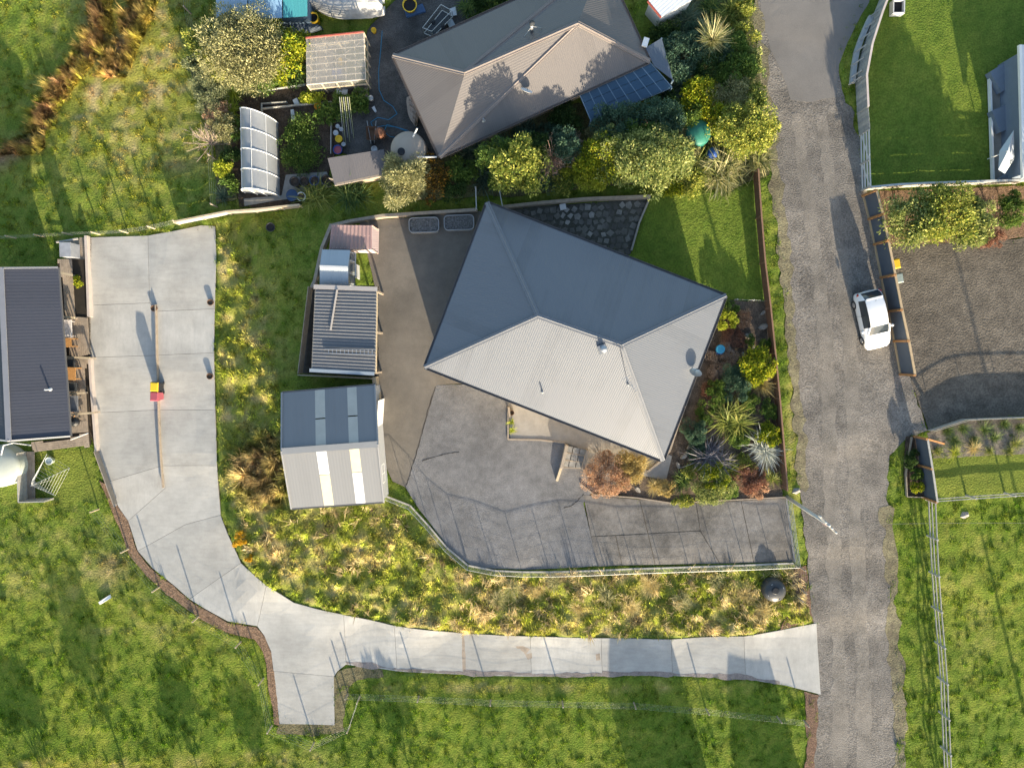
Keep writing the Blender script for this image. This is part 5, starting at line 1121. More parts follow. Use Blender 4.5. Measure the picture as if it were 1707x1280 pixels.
for p in S: MB().beam(p - UP * .2, p + UP * 1.3, .10, .10).build('post', TIMBER_G, rf_)
for a, b in zip(S[:-1], S[1:]):
    for z in (.25, .6, .95, 1.28): MB().beam(a + UP * z, b + UP * z, .035, .14).build('rail', mat('pale rail', (.55,.56,.55), .8, .1), rf_)
    MB().beam(a + UP * .3, b + UP * 1.2, .03, .09).build('brace', MATS['pale rail'], rf_)
lw = thing('lawn_wall', 'long pale board wall along the bottom of the mown lawn', 'fence', PG(1550,312))
S = along([(1436,318),(1500,312),(1600,309),(1690,306)], 2.0)
for a, b in zip(S[:-1], S[1:]):
    if (b - a).length < .1: continue
    for k in range(4): MB().beam(a + UP * (.1 + k * .24), b + UP * (.1 + k * .24), .04, .22).build('board', TIMBER_G, lw)
    MB().beam(a + UP * (1.0), b + UP * 1.0, .13, .04).build('cap_rail', MATS['pale rail'], lw)
for p in S: MB().beam(p - UP * .1, p + UP * 1.0, .1, .1).build('post', TIMBER_G, lw)
# paddock fences
def rail_fence(name, label, pts, h, bay, rails, m=TIMBER_G, off=0):
    S = along(pts, bay); o = thing(name, label, 'fence', S[0])
    for p in S: MB().tube(p - UP * .2, p + UP * (h + .06), .075, .07, 8).build('post', m, o)
    for a, b in zip(S[:-1], S[1:]):
        if (b - a).length < .1: continue
        for z in rails: MB().beam(a + UP * z, b + UP * z, .04, .11).build('rail', m, o)
    return o
rail_fence('paddock_fence', 'grey post and rail fence down the right paddock beside the road', [(1543,832),(1546,900),(1549,960),(1556,1040),(1563,1130),(1566,1200),(1572,1330)], 1.15, 2.5, (.35,.7,1.12))
rail_fence('cross_fence', 'grey post and rail fence between the small lawn and the right paddock', [(1545,830),(1600,826),(1707,819),(1800,815)], 1.05, 2.6, (.4,1.05))
wire_fence('bottom_fence', 'thin wire fence with posts across the bottom paddock', [(580,1155),(680,1158),(800,1165),(940,1168),(1080,1172),(1240,1185),(1340,1200)], .9, 5.0, 5)
wire_fence('drive_fence', 'wire fence with short posts along the outer bend of the driveway', [(165,848),(222,924),(262,975),(312,1014),(366,1050),(434,1086),(442,1150),(455,1215),(500,1238),(575,1235),(600,1160)], 1.05, 3.4, 4, TIMBER_P)
wire_fence('yard_fence', 'wire netting fence round the lower edge of the asphalt yard', [(642,826),(676,834),(700,858),(745,912),(788,948),(880,953),(1000,950),(1160,944),(1322,938)], 1.1, 1.9, 6, GALV, WIRE, .025, .003, True)
wire_fence('end_fence', 'short leaning fence beside the round black tank', [(1334,945),(1336,990),(1330,995)], .9, 1.6, 3, TIMBER)
wire_fence('boundary_fence', 'wire fence between the paddock and the neighbour garden', [(362,345),(358,280),(357,230),(350,160),(320,60),(316,-30)], 1.1, 3.2, 4, TIMBER)
wire_fence('north_fence', 'wire fence with timber posts above the concrete driveway head', [(-20,399),(60,396),(120,392),(200,390),(260,381),(300,372)], 1.05, 1.9, 4, TIMBER_P)
bd = thing('board_fence', 'weathered board fence below the neighbour garden', 'fence', PG(430,352))
S = along([(300,374),(360,362),(370,358),(430,354),(505,346)], 1.8)
for a, b in zip(S[:-1], S[1:]):
    if (b - a).length < .1: continue
    for k in range(4): MB().beam(a + UP * (.12 + k * .2), b + UP * (.12 + k * .2), .03, .18).build('board', TIMBER if a.x > P(368,0).x else TIMBER_G, bd)
    MB().beam(a + UP * .9, b + UP * .9, .12, .04).build('cap_rail', TIMBER_P, bd)
for p in S: MB().beam(p, p + UP * .88, .1, .1).build('post', TIMBER_P, bd)
def sleeper_wall(name, label, pts, h, m=TIMBER, w=.22, n=2):
    o = thing(name, label, 'wall', PG(*pts[0]))
    for a, b in zip(pts[:-1], pts[1:]):
        for k in range(n):
            hh = h / n; MB().beam(PG(*a) + UP * (hh * (k + .5)), PG(*b) + UP * (hh * (k + .5) + random.uniform(-.01, .01)), w - .02 * k, hh - .01).build('sleeper', m, o)
    return o
sleeper_wall('sleeper_wall', 'timber retaining wall behind the two metal planter tubs', [(556,378),(585,371),(640,362),(700,358),(796,352)], .55)
sleeper_wall('sleeper_wall', 'timber retaining wall along the back of the paver court', [(840,347),(905,340),(975,334),(1082,330)], .5)
sleeper_wall('sleeper_wall', 'thin concrete edge on the lawn side of the paver court', [(1082,332),(1065,372),(1052,418)], .18, CONC2, .12, 1)
sleeper_wall('sleeper_wall', 'timber wall west of the plastic hut and garden shed', [(556,376),(540,415),(528,470),(522,482)], .6)
sleeper_wall('sleeper_wall', 'pale timber ends beside the gable shed', [(627,628),(633,668)], .8, TIMBER_P, .3)
sleeper_wall('sleeper_wall', 'low timber wall splitting the two lanes of the concrete driveway', [(262,508),(263,560),(264,600),(266,650),(267,700),(270,760),(274,812)], .30, TIMBER, .055, 1)
sleeper_wall('sleeper_wall', 'timber edge between the main house wall and the planted garden', [(1193,540),(1175,585),(1150,650),(1130,705),(1115,750),(1100,768),(1078,785)], .3, TIMBER, .14, 1)
sleeper_wall('sleeper_wall', 'thin timber edging between the mulch garden and the parking slabs', [(968,806),(990,824),(1060,829),(1120,838),(1215,833),(1308,828)], .14, TIMBER, .08, 1)
sleeper_wall('sleeper_wall', 'timber kerb at the outer end of the house terrace', [(847,678),(847,732),(900,733),(942,738)], .12, TIMBER, .10, 1)
tl = wire_fence('garden_trellis', 'low wire fence strung across the garden top by the lawn', [(1225,500),(1250,501),(1278,503)], .6, 1.1, 3, TIMBER_G)
wire_fence('netting_fence', 'thin green netting fence inside the brown road fence', [(1290,645),(1296,700),(1300,760)], .8, 1.5, 3, GALV, WIRE, .02, .003, True)
for nm, lab, pts in (('fence_stub', 'white fence rail running up from the planter tubs', [(795,352),(794,318)]), ('fence_stub', 'grey fence rail running up beside the round tree', [(838,348),(833,322)])):
    o = thing(nm, lab, 'fence', PG(*pts[0])); a, b = PG(*pts[0]), PG(*pts[1])
    for z in (.3, .6, .9): MB().beam(a + UP * z, b + UP * z, .04, .1).build('rail', MATS['pale rail'], o)
    MB().beam(a, a + UP, .1, .1).build('post', TIMBER_G, o); MB().beam(b, b + UP, .1, .1).build('post', TIMBER_G, o)
# timber bay with shelves at the terrace
tb = thing('timber_bay', 'timber bay of grey paving steps between sleeper walls by the terrace', 'steps', PG(958,760))
a0, a1, b0, b1 = PG(944,740), PG(935,778), PG(978,748), PG(970,780)
MB().beam(a0 + UP * .35, a1 + UP * .3, .2, .7).build('side_wall', TIMBER, tb); MB().beam(b0 + UP * .35, b1 + UP * .3, .16, .7).build('side_wall', TIMBER, tb); MB().beam(a1 + UP * .2, PG(928,800) + UP * .1, .16, .4).build('side_wall', TIMBER_P, tb)
for k in range(3):
    for j in range(3):
        q = a0.lerp(a1, (k + .5) / 3).lerp(b0.lerp(b1, (k + .5) / 3), (j + .5) / 3); MB().box(q + UP * (.38 - k * .13), (.42, .40, .06), -.15).build('step_slab', PAVE[2], tb)
    MB().beam(a0.lerp(a1, (k + 1) / 3) + UP * (.34 - k * .13), b0.lerp(b1, (k + 1) / 3) + UP * (.34 - k * .13), .06, .14).build('step_riser', TIMBER, tb)
# gate and power pole
gt = thing('yard_gate', 'thin galvanised farm gate across the end of the parking slabs', 'gate', PG(1310,828))
a, b = PG(1309,828), PG(1323,936)
for z in (.12, .38, .64, .9, 1.15): MB().tube(a + UP * z, b + UP * z, .014, .014, 6).build('rail', GALV, gt)
for t in (0, .25, .5, .75, 1): MB().tube(a.lerp(b, t) + UP * .1, a.lerp(b, t) + UP * 1.16, .013, .013, 6).build('upright', GALV, gt)
pp = thing('power_pole', 'tall power pole with crossarm standing between the gate and the road', 'power pole', PG(1312,828))
base = PG(1312,828); top = P(1383,876,7.7)
MB().tube(base - UP * .3, top, .13, .085, 12).build('pole', mat('grey pole', (.42,.43,.43), .8, .1, 8), pp, True)
d = Vector((.55, -.55, 0)); MB().beam(top - d * 1.0 - UP * .25, top + d * .9 - UP * .25, .10, .12).build('crossarm', TIMBER_G, pp)
for k in (-.9, -.3, .35, .8): MB().lathe(top + d * k - UP * .18, [(.03, 0), (.06, .05), (.04, .1), (.055, .14), (.02, .18)], 8).build('insulator', WHITEP, pp)
MB().tube(top + d * .15 - UP * 1.0, top + d * .15 - UP * .55, .09, .09, 10).build('fuse_can', mat('pink grey can', (.45,.30,.30), .6), pp)
lw_ = thing('power_line', 'single overhead wire running from the power pole to the right', 'wire', top)
e_ = P(1760, 872, 7.2); pts = [top.lerp(e_, t) - UP * (1.2 * t * (1 - t)) for t in [k / 16 for k in range(17)]]; MB().path(pts, .007, 5).build('cable', mat('dark cable', (.10,.11,.11), .6), lw_)
tag(MB().tube(P(1800,1265,.5) - UP * .2, P(1800,1265,.5) + UP * 8.2, .14, .09, 10).build('power_pole', MATS['grey pole']), 'power pole outside the right edge whose shadow crosses the brown gravel', 'power pole')
tag(MB().tube(P(1745,1330,.5) - UP * .2, P(1745,1330,.5) + UP * 4.2, .14, .10, 10).build('yard_post', MATS['grey pole']), 'post outside the frame casting the long shadow on the right paddock', 'post')

# ================================================================== TANKS, CAR, THINGS
def tank(name, label, u, v, rpx, h, m, lid=True, ridges=6, lidm=None):
    g = PG(u, v); c = P(u, v, g.z + h); c.z = g1(c.x, c.y); r = rpx * PX * (1 - h / CAM_H); o = thing(name, label, 'tank', c)
    prof = [(r * .99, -.1), (r, .1)]
    for k in range(ridges): z = .15 + (h - .35) * k / ridges; prof += [(r * 1.0, z), (r * 1.015, z + .04), (r * 1.015, z + .10), (r, z + .14)]
    prof += [(r * .98, h - .12), (r * .9, h - .02), (r * .55, h + .10), (r * .2, h + .17)]
    MB().lathe(c, prof, 40).build('body', m, o, True)
    if lid: MB().lathe(c + Vector((-r * .35, -r * .2, h + .1)), [(.22, 0), (.24, .02), (.24, .08), (.2, .10)], 18).build('lid', lidm or BLACKP, o)
    return o, c, r
BT = mat('beige tank', (.34,.29,.24), .6, .06, 2); t_, c_, r_t = tank('water_tank', 'round beige water tank beside the taupe house corner', 680,248,29,2.0,BT, lidm=BLACKP)
MB().tube(c_ + Vector((r_t * .3, r_t * .6, 2.15)), c_ + Vector((r_t * .6, r_t * .95, 2.6)), .05, .05, 8).build('inlet_pipe', WHITEP, t_)
MB().tube(c_ + Vector((r_t * .55, -r_t * .5, 2.12)), P(728,262,2.8), .05, .05, 8).build('downpipe', WHITEP, t_)
GT = mat('pale green tank', (.42,.46,.42), .5, .05, 1.5); t_, c_, r_t = tank('water_tank', 'large pale green water tank at the bottom of the left house', -6,778,35,1.2,GT, lidm=mat('tank lid dark', (.05,.06,.09), .4))
MB().path([P(52,742,1.6), P(22,738,1.6), P(6,742,1.6), P(2,758,1.4)], .045, 8).build('downpipe', WHITEP, t_)
t_, c_, r_t = tank('water_tank', 'round black water tank at the end of the grassy bank', 1293,986,19,.75,mat('charcoal tank', (.06,.062,.065), .35, .1, 2), ridges=2, lid=False)
MB().lathe(c_ + Vector((-.05, .1, .85)), [(.28, -.05), (.28, .04), (.2, .08)], 20).build('lid', BLACKP, t_)
for a_ in range(4): q = c_ + Vector((math.cos(a_ * 1.57 + .5) * r_t * .75, math.sin(a_ * 1.57 + .5) * r_t * .75, .8)); MB().box(q, (.12, .03, .05), a_ * 1.57 + 2).build('lug', GALV, t_)
t_, c_, r_t = tank('water_tank', 'green plastic tank half hidden among the shrubs', 1165,220,21,1.3,TEALP, ridges=4, lid=False)
tank('blue_drum', 'bright blue drum beside the green tank', 1190,254,9,.9,BLUEP, lid=False, ridges=2)
def can(name, label, u, v, rpx, h, m, cat='bucket', rim=None, open_=True, top=1.0, group=None):
    g = PG(u, v); c = P(u, v, g.z + h); c.z = g1(c.x, c.y) + .03; r = rpx * PX; o = thing(name, label, cat, c, group)
    MB().lathe(c, [(r * .8, 0), (r * top, h), (r * top * 1.06, h + .005), (r * top * 1.06, h + .03), (r * top * .92, h + .03)] + ([(r * top * .9, h * .8)] if open_ else [(r * top * .3, h + .05)]), 18).build('body', m, o, True)
    if rim: MB().lathe(c + UP * (h * .78), [(r * .9, -.02), (r * .9, .02)], 16).build('contents', rim, o)
    return o
for lab, u, m, rr in (('leftmost of the four black bins in a row on the concrete path', 491, BLACKP, 8), ('second black bin from the left with a white hoop', 507, BLACKP, 7.5), ('blue black bin third from the left in the row', 524, mat('navy plastic', (.02,.045,.10), .45), 8), ('black bin nearest the small brown shed', 544, BLACKP, 8)):
    can('compost_bin', lab, u, 302 + (507 - u) * .06, rr, .8, m, 'bin', SOIL, True, .95, 'black bins on the path')
can('compost_bin', 'dark blue bin standing below the row of black bins', 487,326,9,.7,MATS['navy plastic'],'bin',None,False)
can('compost_bin', 'grey white bin beside the flax', 502,328,7,.6,WHITEP,'bin',SOIL)
can('yellow_drum', 'open yellow drum beside the covered boat', 522,30,8,.8,YELP,'drum',DARK)
can('yellow_bucket', 'small yellow bucket by the glasshouse corner', 623,51,4,.3,YELP,'bucket')
can('yellow_chair', 'yellow plastic tub in the back yard at the top', 683,9,11,.5,YELP,'tub',DARK)
can('dark_pot', 'dark round pot alone on the shed lawn', 451,379,7,.25,mat('charcoal pot', (.03,.035,.045), .6),'pot',DARK)
for lab, u, v, r0, m in (('white bucket among the garden junk, topmost', 563,211,4,WHITEP), ('white bucket touching the topmost one', 569,216,4,WHITEP), ('white square pail beside the buckets', 560,222,5,WHITEP), ('white bucket beside the blue barrel', 573,241,4,WHITEP), ('yellow tub in the garden junk row', 565,232,7,YELP), ('blue barrel with red lid at the end of the junk row', 563,250,9,BLUEP), ('white pot near the steps', 618,164,5,WHITEP), ('white round tub below the wheelbarrow', 624,249,6,WHITEP), ('orange tub on the garden path', 529,178,6,ORANGEP)):
    can('bucket', lab, u, v, r0 * .8, .35, m, 'bucket', PINKP if 'red lid' in lab else None)
# wheelie bins
def wheelie(name, label, u, v, lid, body, rz=0, h=1.0, w=.52):
    c = P(u, v, PG(u, v).z + h); c.z = g1(c.x, c.y) + .04; o = thing(name, label, 'bin', c); cs, sn = math.cos(rz), math.sin(rz); rot = lambda x, y: (c.x + x * cs - y * sn, c.y + x * sn + y * cs)
    b = [rot(x * w * .4, y * w * .42) for x, y in ((-1,-1),(1,-1),(1,1),(-1,1))]; t = [rot(x * w * .5, y * w * .55) for x, y in ((-1,-1),(1,-1),(1,1),(-1,1))]
    MB().add([(*p, c.z + .06) for p in b] + [(*p, c.z + h * .93) for p in t], [(3,2,1,0),(4,5,6,7),(0,1,5,4),(1,2,6,5),(2,3,7,6),(3,0,4,7)]).build('body', body, o)
    l = [rot(x * w * .53, y * w * .6) for x, y in ((-1,-1),(1,-1),(1,1),(-1,1))]; l2 = [rot(x * w * .42, y * w * .48) for x, y in ((-1,-1),(1,-1),(1,1),(-1,1))]
    lo = MB().add([(*p, c.z + h * .935) for p in l] + [(*p, c.z + h * 1.01) for p in l2], [(3,2,1,0),(4,5,6,7),(0,1,5,4),(1,2,6,5),(2,3,7,6),(3,0,4,7)]).build('lid', lid, o)
    MB().tube((*rot(-w * .4, w * .62), c.z + h * .93), (*rot(w * .4, w * .62), c.z + h * .93), .018, .018, 6).build('handle', body, o)
    for s in (-1, 1): MB().tube((*rot(s * w * .38, w * .45), c.z + .09), (*rot(s * w * .46, w * .45), c.z + .09), .1, .1, 12).build('wheel', BLACKP, o)
    return o
GREYBIN = mat('grey green bin', (.10,.13,.12), .5)
wheelie('wheelie_bin', 'wheelie bin with yellow lid against the driveway divider', 257,645,YELP,BLACKP,-.05)
wheelie('wheelie_bin', 'wheelie bin with red pink lid against the driveway divider', 257,661,PINKP,PINKP,-.05)
wheelie('wheelie_bin', 'yellow lidded bin behind the dark panel fence', 1494,440,YELP,YELP,.2)
wheelie('wheelie_bin', 'grey green lidded bin behind the dark panel fence', 1499,464,mat('pale bin lid', (.30,.36,.34), .5),GREYBIN,.2)
# brown pots on the driveway
for lab, u, v in (('brown pot at the head of the driveway divider', 257,514), ('brown wooden tub on the right edge of the upper driveway', 351,504), ('dark brown pot on the right edge of the middle driveway', 350,627)):
    can('plant_pot', lab, u, v, 5, .2, RUST, 'pot', SOIL)
# planter tubs
for lab, u, v in (('oval galvanised planter tub, left of the two by the timber wall', 708,377), ('oval galvanised planter tub, right of the two beside the main roof', 766,373)):
    c = PG(u, v); o = thing('planter_tub', lab, 'planter', c, 'galvanised tubs by the wall'); L, Wd, rr, n = 1.0, .5, .28, 6; out = []
    for cx, cy, s in ((L-rr, Wd-rr, 0), (-L+rr, Wd-rr, 1.5708), (-L+rr, -Wd+rr, 3.1416), (L-rr, -Wd+rr, 4.7124)):
        for k in range(n + 1): a = s + 1.5708 * k / n; out.append((cx + rr * math.cos(a), cy + rr * math.sin(a)))
    a = .03; out = [(c.x + x * math.cos(a) - y * math.sin(a), c.y + x * math.sin(a) + y * math.cos(a)) for x, y in out]; ins_ = offset_poly([Vector((*p, 0)) for p in out], .05); n = len(out)
    MB().add([(*p, c.z) for p in out] + [(*p, c.z + .5) for p in out] + [(p.x, p.y, c.z + .5) for p in ins_] + [(p.x, p.y, c.z + .38) for p in ins_], [(r*n+k, r*n+(k+1)%n, (r+1)*n+(k+1)%n, (r+1)*n+k) for r in range(3) for k in range(n)]).build('wall', mat('tub steel', (.33,.34,.35), .5, .1, metal=.3), o)
    MB().prism([(p.x, p.y) for p in ins_], c.z + .3, c.z + .4).build('soil', mat('grey soil', (.13,.13,.13), 1, .5, 8, 1, 14, speck=.4), o)
tag(MB().box(PG(938,346) + UP * .1, (.4, .38, .3), .2).build('crate', WHITEP), 'small pale box on the paver court', 'box')

# ---- car: white hatchback, nose towards the bottom of the picture
def car():
    A, B = PG(1437,490), PG(1456,577); ctr = (A + B) / 2; fw = (B - A); fw.z = 0; Lw = 3.85; fw.normalize(); sd_ = Vector((fw.y, -fw.x, 0)); z0 = ctr.z + .03
    o = thing('car', 'white hatchback car parked on the gravel road beside the dark panel fence', 'car', (ctr.x, ctr.y, z0))
    T = lambda x, y, z: ctr.xy.to_3d() + fw * x + sd_ * y + UP * (z0 + z)
    # stations from tail (-) to nose (+): x, half width at sill, at belt, belt height, half width of top, top height
    st = [(-1.92,.60,.62,.62,.52,.80),(-1.86,.72,.74,.80,.58,.98),(-1.70,.80,.81,.90,.60,1.22),(-1.40,.835,.84,.94,.60,1.44),(-.9,.845,.85,.94,.61,1.51),(-.3,.85,.85,.93,.61,1.52),(.15,.85,.85,.92,.60,1.48),(.42,.85,.85,.915,.59,1.40),
          (.95,.845,.84,.90,.68,1.02),(1.15,.84,.83,.86,.66,.93),(1.5,.815,.80,.78,.60,.84),(1.78,.75,.73,.66,.52,.72),(1.92,.62,.60,.52,.42,.56)]
    rows = lambda s: [(s[1] * .93, .22), (s[1], .42), (s[2] * 1.0, .62 * s[3] / .94), (s[2] * .985, s[3]), ((s[2] + s[4]) / 2 * 1.0, (s[3] + s[5]) / 2 + .02), (s[4], s[5] - .05), (s[4] * .86, s[5]), (s[4] * .45, s[5] + .025), (0, s[5] + .03)]
    V = []; nr = 17
    for s in st:
        r = rows(s); L_ = [T(s[0], -y, z) for y, z in r[:-1]] + [T(s[0], 0, r[-1][1])] + [T(s[0], y, z) for y, z in reversed(r[:-1])]; V += L_
    body = []; glass = {'rear_window': [], 'windscreen': [], 'side_window': [], 'side_window_r': []}
    for i in range(len(st) - 1):
        for j in range(nr - 1):
            f = (i * nr + j, i * nr + j + 1, (i + 1) * nr + j + 1, (i + 1) * nr + j); k = None
            if i == 7 and 4 < j < 11 : k = 'windscreen'
            elif i in (1, 2) and 4 < j < 11: k = 'rear_window'
            elif 2 < i < 7 and j in (3, 4): k = 'side_window'
            elif 2 < i < 7 and j in (11, 12): k = 'side_window_r'
            (glass[k] if k else body).append(f)
    body += [tuple(range(nr - 1, -1, -1)), tuple(range((len(st) - 1) * nr, len(st) * nr))]
    PAINT = mat('white car paint', (.80,.81,.82), .22, .01, spec=.5); MB().add(V, body).build('body', PAINT, o, True)
    for k, fs in glass.items():
        ids = sorted({i for f in fs for i in f}); mp_ = {i: n_ for n_, i in enumerate(ids)}; MB().add([V[i] for i in ids], [tuple(mp_[i] for i in f) for f in fs]).build(k.replace('_r', '') if k.endswith('_r') else k, GLASSD, o, True)
    for sx in (-1, 1): MB().beam(T(.42, sx * .63, 1.38), T(.97, sx * .74, 1.0), .07, .04).build('pillar', PAINT, o); MB().beam(T(-.35, sx * .74, 1.22), T(-.38, sx * .85, .95), .06, .05).build('pillar', DARKMET, o)
    for x in (-1.2, 1.22):
        for sx in (-1, 1):
            w = MB().tube(T(x, sx * .66, .29), T(x, sx * .86, .29), .30, .30, 20).build('wheel', BLACKP, o); MB().tube(T(x, sx * .80, .29), T(x, sx * .868, .29), .19, .17, 14).build('rim', GALV, w)
    for sx in (-1, 1):
        MB().lathe(T(.62, sx * .98, .98), [(.04, -.06), (.10, -.02), (.10, .05), (.05, .09)], 10).build('wing_mirror', PAINT, o)
        MB().beam(T(1.52, sx * .66, .76), T(1.80, sx * .58, .64), .16, .10).build('headlight', mat('headlamp', (.35,.37,.40), .15), o)
        MB().beam(T(-1.84, sx * .68, .80), T(-1.72, sx * .76, .92), .12, .14).build('tail_light', mat('tail lamp', (.35,.01,.02), .2), o)
    MB().beam(T(-1.94, -.25, .62), T(-1.94, .25, .62), .03, .12).build('number_plate', WHITEP, o); MB().beam(T(1.93, -.25, .42), T(1.93, .25, .42), .03, .12).build('number_plate', WHITEP, o)
    for sx in (-1, 1):
        for x in (-.42, .55): MB().beam(T(x, sx * .858, .35), T(x, sx * .85, .92), .012, .014).build('door_seam', DARKMET, o)
        MB().beam(T(-.9, sx * .862, .78), T(-.72, sx * .862, .78), .02, .03).build('door_handle', PAINT, o)
        MB().beam(T(.98, sx * .60, 1.03), T(1.72, sx * .42, .80), .012, .01).build('bonnet_seam', mat('seam grey', (.25,.26,.27), .6), o)
    MB().beam(T(-1.40, -.55, 1.475), T(-1.40, .55, 1.475), .10, .03).build('spoiler', PAINT, o); MB().beam(T(1.90, -.45, .47), T(1.90, .45, .47), .06, .12).build('grille', BLACKP, o)
    MB().tube(T(-1.2, 0, 1.52), T(-1.32, 0, 1.66), .012, .006, 6).build('aerial', BLACKP, o)
    MB().beam(T(.90, -.55, 1.075), T(.80, .05, 1.17), .02, .02).build('wiper', BLACKP, o)
car()

# ---- neighbour garden: glasshouse, tunnel house, small shed, boats
gh = thing('glasshouse', 'square glasshouse with clear corrugated roof over timber rafters', 'greenhouse', PG(560,100))
a, b, c, d = P(510,64,2.6), P(606,54,2.6), P(609,132,2.2), P(511,141,2.2); CL = glassmat('clear corrugated sheet', (.33,.33,.32), .38, .3)
for k in range(6):
    q = [a.lerp(b, (k + .01) / 6), a.lerp(b, (k + .99) / 6), d.lerp(c, (k + .99) / 6), d.lerp(c, (k + .01) / 6)]; quad_uv('roof_sheet', [[q[3], q[2], q[1], q[0]]], CL, gh, .012)
WT = mat('pale rafters', (.62,.56,.48), .8, .08)
for k in range(8): t = k / 7; MB().beam(a.lerp(d, t) - UP * .05, b.lerp(c, t) - UP * .05, .05, .06).build('purlin', WT, gh)
for k in range(7): t = k / 6; MB().beam(a.lerp(b, t) - UP * .12, d.lerp(c, t) - UP * .12, .05, .08).build('rafter', WT, gh)
MB().beam(a.lerp(d, .08) - UP * .17, b.lerp(c, .7) - UP * .17, .05, .03).build('brace', WT, gh); MB().beam(b.lerp(c, .12) - UP * .19, a.lerp(d, .9) - UP * .19, .05, .03).build('brace', WT, gh)
MB().beam(a + UP * .02, b + UP * .02, .08, .12).build('fascia', mat('red fascia', (.35,.09,.07), .7), gh)
fp2 = [Vector((p.x, p.y, .45)) for p in (a, b, c, d)]; tops = [a, b, c, d]
for i in range(4):
    p0, p1, t0, t1 = fp2[i], fp2[(i + 1) % 4], tops[i], tops[(i + 1) % 4]
    for k in range(4): quad_uv('wall_pane', [[p0.lerp(p1, k / 4 + .01), p0.lerp(p1, (k + 1) / 4 - .01), t0.lerp(t1, (k + 1) / 4 - .01) - UP * .1, t0.lerp(t1, k / 4 + .01) - UP * .1]], CL, gh, 0)
    for k in range(4): MB().beam(p0.lerp(p1, k / 4), t0.lerp(t1, k / 4) - UP * .06, .07, .07).build('stud', TIMBER_P, gh)
    MB().beam(p0 + UP * .9, p1 + UP * .9, .05, .08).build('rail', TIMBER_P, gh)
tag(MB().box(PG(566,127) + UP * .4, (.6, .45, .8)).build('barrel_box', BLUEP), 'blue bin seen through the clear glasshouse roof', 'bin')
tag(MB().box(PG(570,108) + UP * .3, (.25, .4, .6)).build('compost_bag', YELP), 'yellow bag seen through the clear glasshouse roof', 'bag')
tag(MB().box(PG(545,112) + UP * .4, (1.0, 2.4, .08)).box(PG(545,112) + UP * .2, (.1, 2.0, .4)).build('bench', TIMBER), 'timber potting bench inside the glasshouse', 'bench')
tn = thing('tunnel_house', 'white arched plastic tunnel house', 'greenhouse', PG(437,258))
A0, A1 = PG(407,190), PG(409,322); B0, B1 = PG(464,206), PG(467,328); ht = 1.95; PL = glassmat('tunnel plastic', (.38,.40,.42), .72, .3); nseg = 4; na = 14
def arch(t, s):
    l = A0.lerp(A1, t); r = B0.lerp(B1, t); a = math.pi * s; m = l.lerp(r, .5); hf = (r - l) / 2
    return m - hf * math.cos(a) + UP * (ht * math.sin(a) ** .8)
for k in range(nseg):
    V = []; F = []
    for i, t in enumerate((k / nseg, (k + .5) / nseg, (k + 1) / nseg)):
        for j in range(na + 1): p = arch(t, j / na); V.append(p - UP * (.015 if i == 1 else 0))
    for i in range(2):
        for j in range(na): F.append((i*(na+1)+j, i*(na+1)+j+1, (i+1)*(na+1)+j+1, (i+1)*(na+1)+j))
    MB().add(V, F).build('cover', PL, tn, True)
for k in range(nseg + 1): MB().path([arch(k / nseg, j / na) + UP * .015 for j in range(na + 1)], .03, 6).build('hoop', WHITE, tn)
for s in (.25, .5, .75): MB().path([arch(0, s) + UP * .015, arch(1, s) + UP * .015], .02, 6).build('purlin', WHITE, tn)
for t in (0, 1):
    V = [arch(t, j / na) for j in range(na + 1)]; MB().add(V, [tuple(range(na + 1))]).build('end_panel', PL, tn)
l = arch(1, 0); r = arch(1, 1); m = l.lerp(r, .5); d = (r - l).normalized(); ou = Vector((d.y, -d.x, 0)) * .03
for s in (-.32, .32): MB().beam(m + d * s + ou, m + d * s + ou + UP * 1.7, .05, .05).build('door_frame', WHITE, tn)
bs = thing('brown_shed', 'small brown skillion shed with a sunlit corner of roof', 'shed', PG(597,280))
a, b, c, d = P(546,264,2.2), P(640,249,2.2), P(645,291,1.9), P(558,309,1.9)
quad_uv('roof', [[d, c, b, a]], roofmat('shade-darkened shed iron', (.10,.097,.105), .15, .5, .5), bs, .04)  # brown roof greyed and darkened: the shade over it is put into its colour
wallbox(bs, [p + (P(597,279,2) - p).normalized() * .15 for p in (a, b, c, d)], .3, 1.92, mat('tan wall', (.36,.29,.21), .8, .08), th=.05)
MB().beam(d - UP * .05, c - UP * .05, .08, .12).build('fascia', TIMBER, bs)
MB().box(P(560,303,1.2) , (.6, .04, 1.4), -.22).build('door', TIMBER, bs)
